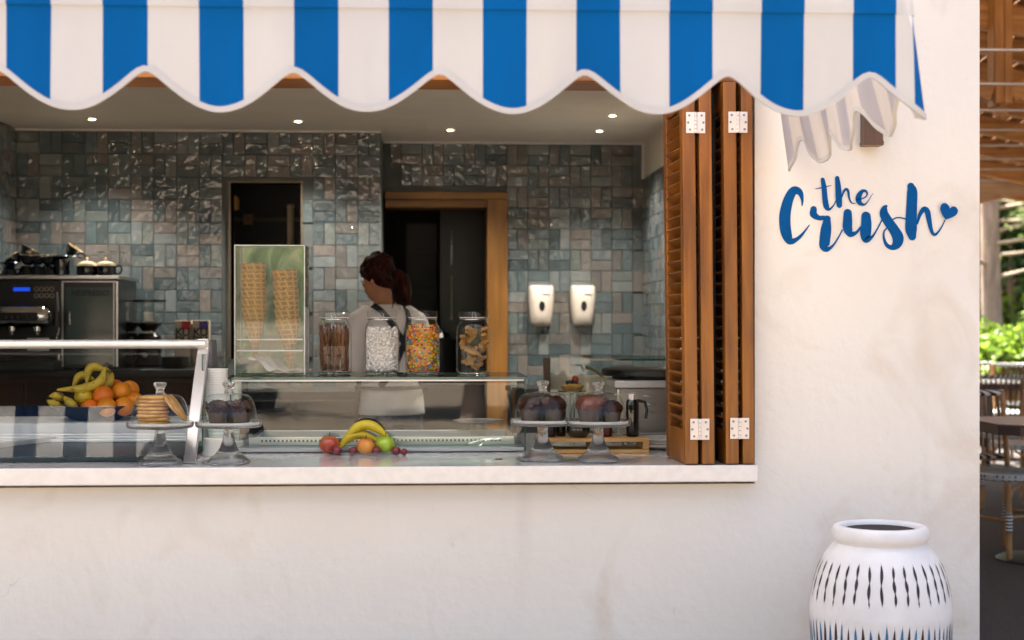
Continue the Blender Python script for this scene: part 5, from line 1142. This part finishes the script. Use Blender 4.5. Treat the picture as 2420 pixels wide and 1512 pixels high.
a = P(2389,222,Yk_); M().bar((a.x-.01,Yk_,a.z),(a.x+1.1,Yk_,a.z+.42),.07,.11).build('strut',BEAM,perg,smooth=0,bev=.004); a = P(2340,222,Yk_); M().bar((a.x+.005,Yk_,a.z),(a.x-.8,Yk_,a.z+.32),.07,.11).build('strut',BEAM,perg,smooth=0,bev=.004)
a = P(2316,60,Yk_+.09); M().bar((a.x-.5,Yk_+.09,a.z+.13),(a.x+2.6,Yk_+.09,a.z-.32),.06,.17).build('collar_beam',BEAM,perg,smooth=0,bev=.004)
a, b_ = P(2300,446,8.9), P(2440,416,8.9); d_ = (b_-a); LT = wood_mat('pale_edge_timber',(.62,.42,.26),(.50,.31,.18),0,rough=.6,coat=0)
M().bar(a-d_*.6,a+d_*4.5,.10,.30).build('edge_beam',LT,perg,smooth=0,bev=.006)
for x_,y_ in ((8.8,.6),(8.8,9.2),(2.25,9.2)): M().box(x_-.07,x_+.07,y_-.07,y_+.07,G0,rz_(x_,y_)-.08).build('post',BEAM,perg,smooth=0,bev=.006)
# rattan chairs and tables
RAT = pm('rattan_cane',(.44,.24,.085),.45,second=(.27,.125,.04),scale=16,coat=.2); RATD = pm('dark_rattan',(.22,.088,.032),.45,second=(.12,.045,.018),scale=14,coat=.2)
WRAP = band_mat('black_white_wrap',(.010,.014,.022),(.66,.66,.64),17,'Z'); LACE = band_mat('black_white_lacing',(.012,.018,.030),(.66,.66,.64),16,'DIAGONAL')
WEAVE, n, l = nodes('dotted_weave'); b = n['Principled BSDF']; b.inputs['Roughness'].default_value = .6
tc = n.new('ShaderNodeTexCoord'); ck = n.new('ShaderNodeTexVoronoi'); ck.inputs['Scale'].default_value = 44; ck.inputs['Randomness'].default_value = .15; l.new(tc.outputs['Object'],ck.inputs[0]); rp = n.new('ShaderNodeValToRGB'); rp.color_ramp.elements[0].position = .28; rp.color_ramp.elements[1].position = .34; rp.color_ramp.elements[0].color = (.02,.03,.05,1); rp.color_ramp.elements[1].color = (.50,.54,.55,1); l.new(ck.outputs['Distance'],rp.inputs[0]); l.new(rp.outputs[0],b.inputs['Base Color'])
def make_chair(label, loc, rz):
    t = thing('rattan_chair',label,'chair',loc,'rattan chairs on the terrace',rz); r = .0165
    for sx_ in (-1,1):
        lg = M().tube([(sx_*.20,-.20,.001),(sx_*.195,-.19,.43)],r,10).build('leg',RAT,t); M().tube([(sx_*.1985,-.197,.165),(sx_*.1972,-.1945,.265)],r+.003,10).build('leg_wrap',WRAP,lg)
        lg = M().tube([(sx_*.19,.23,.001),(sx_*.19,.20,.44),(sx_*.195,.25,.90)],r,10).build('leg',RAT,t); M().tube([(sx_*.19,.219,.165),(sx_*.19,.212,.265)],r+.003,10).build('leg_wrap',WRAP,lg)
        M().tube([(sx_*.197,-.19,.30),(sx_*.17,-.19,.385),(sx_*.08,-.19,.425)],.009,8).build('brace',RAT,t); M().tube([(sx_*.2,-.18,.22),(sx_*.19,.21,.22)],.010,8).build('stretcher',RAT,t)
    M().tube([(-.19,-.19,.24),(.19,-.19,.24)],.010,8).build('stretcher',RAT,t)
    M().loft([((0,.0,.432),.222,.215),((0,.0,.438),.230,.224),((0,.0,.466),.232,.226),((0,.0,.474),.222,.216)],36).build('seat',WEAVE,t,smooth=50)
    def bk(x,z): return (x,.215+.10*(z-.5)+.06*(.04-x*x)/.04*1.0,z)
    M().tube([bk(x,.895) for x in np.linspace(-.205,.205,13)],.019,10).build('top_rail',LACE,t); M().tube([bk(x,.53) for x in np.linspace(-.195,.195,13)],.017,10).build('lower_rail',LACE,t)
    for k in range(11):
        x = -.165+.033*k; M().tube([bk(x,.545),bk(x*1.05,.72),bk(x*1.08,.88)],.0075,6).build('spindle',RATD,t)
    return t
TOPM = pm('pale_table_top',(.60,.60,.62),.35,var=.08,scale=12); TED = pm('brown_table_edge',(.055,.032,.026),.5,var=.2)
def make_table(label, loc, w, d, rz=0):
    t = thing('terrace_table',label,'table',loc,'terrace tables',rz); h = .765; c = .09
    poly = [(-w+c,-d),(w-c,-d),(w,-d+c),(w,d-c),(w-c,d),(-w+c,d),(-w,d-c),(-w,-d+c)]; m = M(); n8 = 8
    m.add([(x,y,h-.055) for x,y in poly]+[(x,y,h-.002) for x,y in poly],[tuple(range(7,-1,-1))]+[(i,(i+1)%8,(i+1)%8+8,i+8) for i in range(8)]+[tuple(range(8,16))]); m.build('top_edge',TED,t,smooth=0,bev=.003)
    M().add([(x*.985,y*.985,h+.002) for x,y in poly],[tuple(range(8))]).build('top',TOPM,t,smooth=0)
    M().cyl((0,0,.03),(0,0,h-.056),.04,n=20).build('column',BLACK,t); M().lathe([(0,.001),(.26,.001),(.265,.006),(.24,.018),(.06,.034),(0,.034)],40).build('base',pm('iron_base_%d'%int(loc[1]*10),(.03,.045,.06),.35,.4),t); return t
def gp_(u,Y): p = P(u,CY,Y); return (p.x,Y,G0)
make_table('pale topped table with a brown edge nearest the kiosk pier',gp_(2470,3.02),.38,.38)
make_chair('rattan chair tucked under the nearest terrace table',gp_(2384,3.22),R(24))
make_chair('rattan chair turned sideways behind the nearest terrace table',gp_(2420,5.2),R(-62))
make_table('far pale topped table under the pergola',gp_(2330,8.2),.42,.40)
make_chair('rattan chair at the far table, nearest the pier',gp_(2322,9.2),R(3)); make_chair('rattan chair at the far table, backed by the bright shrubs',gp_(2400,8.7),R(-20)); make_chair('rattan chair in front of the far table with its woven back turned',gp_(2352,6.2),R(160))
# ---------------- trees and shrubs ----------------
BARK = pm('grey_bark',(.36,.27,.22),.9,second=(.17,.12,.10),scale=9,bump=1.0,bscale=22,stretch=(1,1,.28))
def leafmat(name,a,t=.45): return pm(name,a,.5,var=.45,scale=2.2,trans=t)
LF1 = leafmat('fresh_leaf',(.17,.27,.03),.5); LF2 = leafmat('mid_leaf',(.10,.20,.04),.5); LF3 = leafmat('dark_leaf',(.035,.085,.025),.35); NDL = leafmat('cedar_needle',(.20,.28,.08),.45)
def leaves(n_, centre, rad, size, mat, name, parent, clumps=30, seed=1, aspect=2.0):
    g_ = np.random.default_rng(seed); ctr = g_.normal(size=(clumps,3)); ctr /= np.linalg.norm(ctr,axis=1)[:,None]; ctr *= (g_.random(clumps)**.45)[:,None]*np.array(rad)
    idx = g_.integers(0,clumps,n_); p = ctr[idx]+g_.normal(size=(n_,3))*np.array(rad)*.17*np.array([1,1,.75])+np.array(centre)
    u = g_.normal(size=(n_,3)); u /= np.linalg.norm(u,axis=1)[:,None]; v = np.cross(u,g_.normal(size=(n_,3))); v /= np.linalg.norm(v,axis=1)[:,None]
    s_ = size*(.6+.8*g_.random(n_))[:,None]; a = p-u*s_*aspect/2; b2 = p+v*s_/2+u*s_*.1; c_ = p+u*s_*aspect/2; d_ = p-v*s_/2+u*s_*.1
    co = np.stack([a,b2,c_,d_],1).reshape(-1,3); me = bpy.data.meshes.new(name); me.vertices.add(len(co)); me.vertices.foreach_set('co',co.ravel()); me.loops.add(len(co)); me.loops.foreach_set('vertex_index',np.arange(len(co)))
    me.polygons.add(n_); me.polygons.foreach_set('loop_start',np.arange(0,4*n_,4)); me.polygons.foreach_set('loop_total',np.full(n_,4)); me.materials.append(mat); me.update(); me.validate(); return put(name,me,parent)
def tree(name,label,loc,h,tr,crown,size,mat,seed,n_=9000,limbs=7,lean=0):
    t = thing(name,label,'tree',loc); rg_ = random.Random(seed); top = h*.8
    pts = [(lean*k/6+rg_.uniform(-.05,.05)*k*.4,rg_.uniform(-.05,.05)*k*.4,top*k/6) for k in range(7)]; pts[0] = (0,0,-.05); m = M(); m.tube(pts,[tr*1.25]+[tr*(1-.12*k) for k in range(1,7)],12)
    for k in range(limbs):
        i = rg_.randint(2,5); p0 = Vector(pts[i]); a_ = rg_.uniform(0,6.28); q_ = Vector((math.cos(a_)*crown[0]*.8,math.sin(a_)*crown[1]*.8,h*.25)); m.tube([p0,p0+q_*.45+Vector((0,0,.1)),p0+q_],[tr*.4,tr*.25,tr*.06],7)
    m.build('trunk',BARK,t,smooth=60); leaves(n_,(lean,0,h*.72),crown,size,mat,'crown',t,34,seed); return t
cd = thing('conifer_tree','thick grey barked conifer trunk with bare side branches beyond the terrace','tree',(*P(2343,CY,13.0).xy,0))
sc13 = 1/S(13); m = M(); m.tube([(.03,0,-.05),(.02,0,.6),(.0,0,1.4),(-.02,0,2.2),(-.04,0,3.6),(-.04,0,6.5)],[.135,.128,.122,.115,.105,.07],18); m.build('trunk',BARK,cd,smooth=70)
rg_ = random.Random(11); bm2 = M(); tips = []
for k in range(26):
    z_ = 1.9+k*.14; a_ = rg_.uniform(-2.6,1.2) if k % 2 else rg_.uniform(-.7,.7); ln = rg_.uniform(.8,1.8); p0 = Vector((-.02,0,z_)); d_ = Vector((math.cos(a_)*ln,math.sin(a_)*ln,ln*rg_.uniform(.0,.35))); bm2.tube([p0,p0+d_*.5+Vector((0,0,-.05)),p0+d_],[.028,.018,.006],6)
    for j in range(3): q_ = p0+d_*rg_.uniform(.4,1); tips.append(q_); bm2.tube([q_,q_+Vector((rg_.uniform(-.3,.3),rg_.uniform(-.3,.3),rg_.uniform(-.05,.25)))],[.008,.003],5)
bm2.build('branches',pm('bare_branch',(.36,.29,.22),.85,var=.2),cd,smooth=60)
g_ = np.random.default_rng(5); nm = 5200; ci = g_.integers(0,len(tips),nm); tp = np.array([list(t_) for t_ in tips])[ci]+g_.normal(size=(nm,3))*np.array([.16,.16,.06]); u = g_.normal(size=(nm,3))*np.array([1,1,.4]); u /= np.linalg.norm(u,axis=1)[:,None]; v = np.cross(u,g_.normal(size=(nm,3))); v /= np.linalg.norm(v,axis=1)[:,None]
co = np.stack([tp-u*.05,tp+v*.008,tp+u*.05,tp-v*.008],1).reshape(-1,3); M().add(co.tolist(),[(4*i,4*i+1,4*i+2,4*i+3) for i in range(nm)]).build('needles',NDL,cd,smooth=0)
tree('broadleaf_tree','dark leafy tree behind the conifer trunk',(*P(2420,CY,17).xy,0),6.5,.16,(2.6,2.2,2.0),.13,LF2,21,14000)
tree('broadleaf_tree','dense dark tree leaning beyond the terrace',(*P(2405,CY,15.2).xy,0),4.6,.11,(1.3,1.1,1.5),.10,LF3,22,7000,lean=-.25)
tree('broadleaf_tree','tall pale green tree far behind the conifer',(*P(2360,CY,24).xy,0),10,.2,(3.6,3,3.6),.20,LF2,23,12000)
tree('broadleaf_tree','fresh green tree at the edge of the picture beyond the terrace',(*P(2520,CY,20).xy,0),8,.18,(3,2.6,3.2),.16,LF1,24,11000)
def shrub(label,u,Y,h,r,mat,seed,n_=3500):
    t = thing('garden_shrub',label,'shrub',(*P(u,CY,Y).xy,0),'shrubs behind the terrace'); m = M(); rg_ = random.Random(seed)
    for k in range(7): a_ = rg_.uniform(0,6.28); m.tube([(0,0,-.02),(math.cos(a_)*r*.3,math.sin(a_)*r*.3,h*.5),(math.cos(a_)*r*.6,math.sin(a_)*r*.6,h*.85)],[.018,.012,.004],6)
    m.build('stems',BARK,t,smooth=60); leaves(n_,(0,0,h*.55),(r,r,h*.5),.07,mat,'foliage',t,24,seed)
shrub('sunlit yellow green shrub right of the conifer foot',2405,11.4,1.30,.60,LF1,31); shrub('yellow green shrub in front of the conifer foot',2350,11.0,1.12,.50,LF1,32); shrub('mid green shrub left of the conifer foot, by the pier edge',2305,11.6,1.15,.55,LF2,33); shrub('bright shrub at the picture edge behind the far chairs',2465,11.2,1.5,.7,LF1,34)
shrub('tall fresh green bush close behind the conifer trunk',2398,15.5,3.9,1.25,LF1,35,9000); shrub('tall mid green bush behind the conifer, toward the pier',2318,16.5,3.6,1.2,LF2,36,8000); shrub('tall leafy bush far behind the terrace edge',2450,17.5,4.6,1.7,LF1,37,9000)
# trees over the road, seen in the glass and the tile glaze
for i,(x,y,h,rx,mt) in enumerate(((-11,-15,3.6,2.2,LF3),(-5.2,-16,4.4,2.4,LF3),(.6,-15,3.3,1.9,LF2),(6.4,-16,4.2,2.4,LF3),(12,-15,3.8,2.2,LF2))):
    tree('street_tree',['roadside tree opposite the far end of the counter','roadside tree opposite the fruit bowl','roadside tree opposite the serving hatch','roadside tree opposite the painted sign','roadside tree opposite the terrace'][i],(x,y,0),h,.17,(rx,rx,h*.30),.22,mt,50+i,4200)

for i,(x,y,h,r,mt) in enumerate(((2.6,12.8,1.3,.9,LF2),(3.9,13.0,1.4,.9,LF1),(1.2,12.6,1.2,.9,LF2),(5.0,13.2,1.3,.8,LF2))):
    q_ = P(2200,CY,y); shrub(['mid green shrub hidden behind the pier, second from the kiosk','fresh green shrub hidden behind the pier, third from the kiosk','mid green shrub hidden behind the kiosk corner','mid green shrub just behind the pier edge'][i],(x/(y+DIST)*FPX+1018),y,h,r,mt,60+i,3800)
tree('broadleaf_tree','mid green tree hidden behind the pier, nearer the kiosk',(2.2,16,0),6.5,.16,(2.2,2,2.2),.15,LF2,71,9000); tree('broadleaf_tree','fresh green tree hidden behind the pier, nearer the conifer',(4.4,19,0),7.5,.17,(2.4,2.2,2.8),.17,LF1,72,9000)
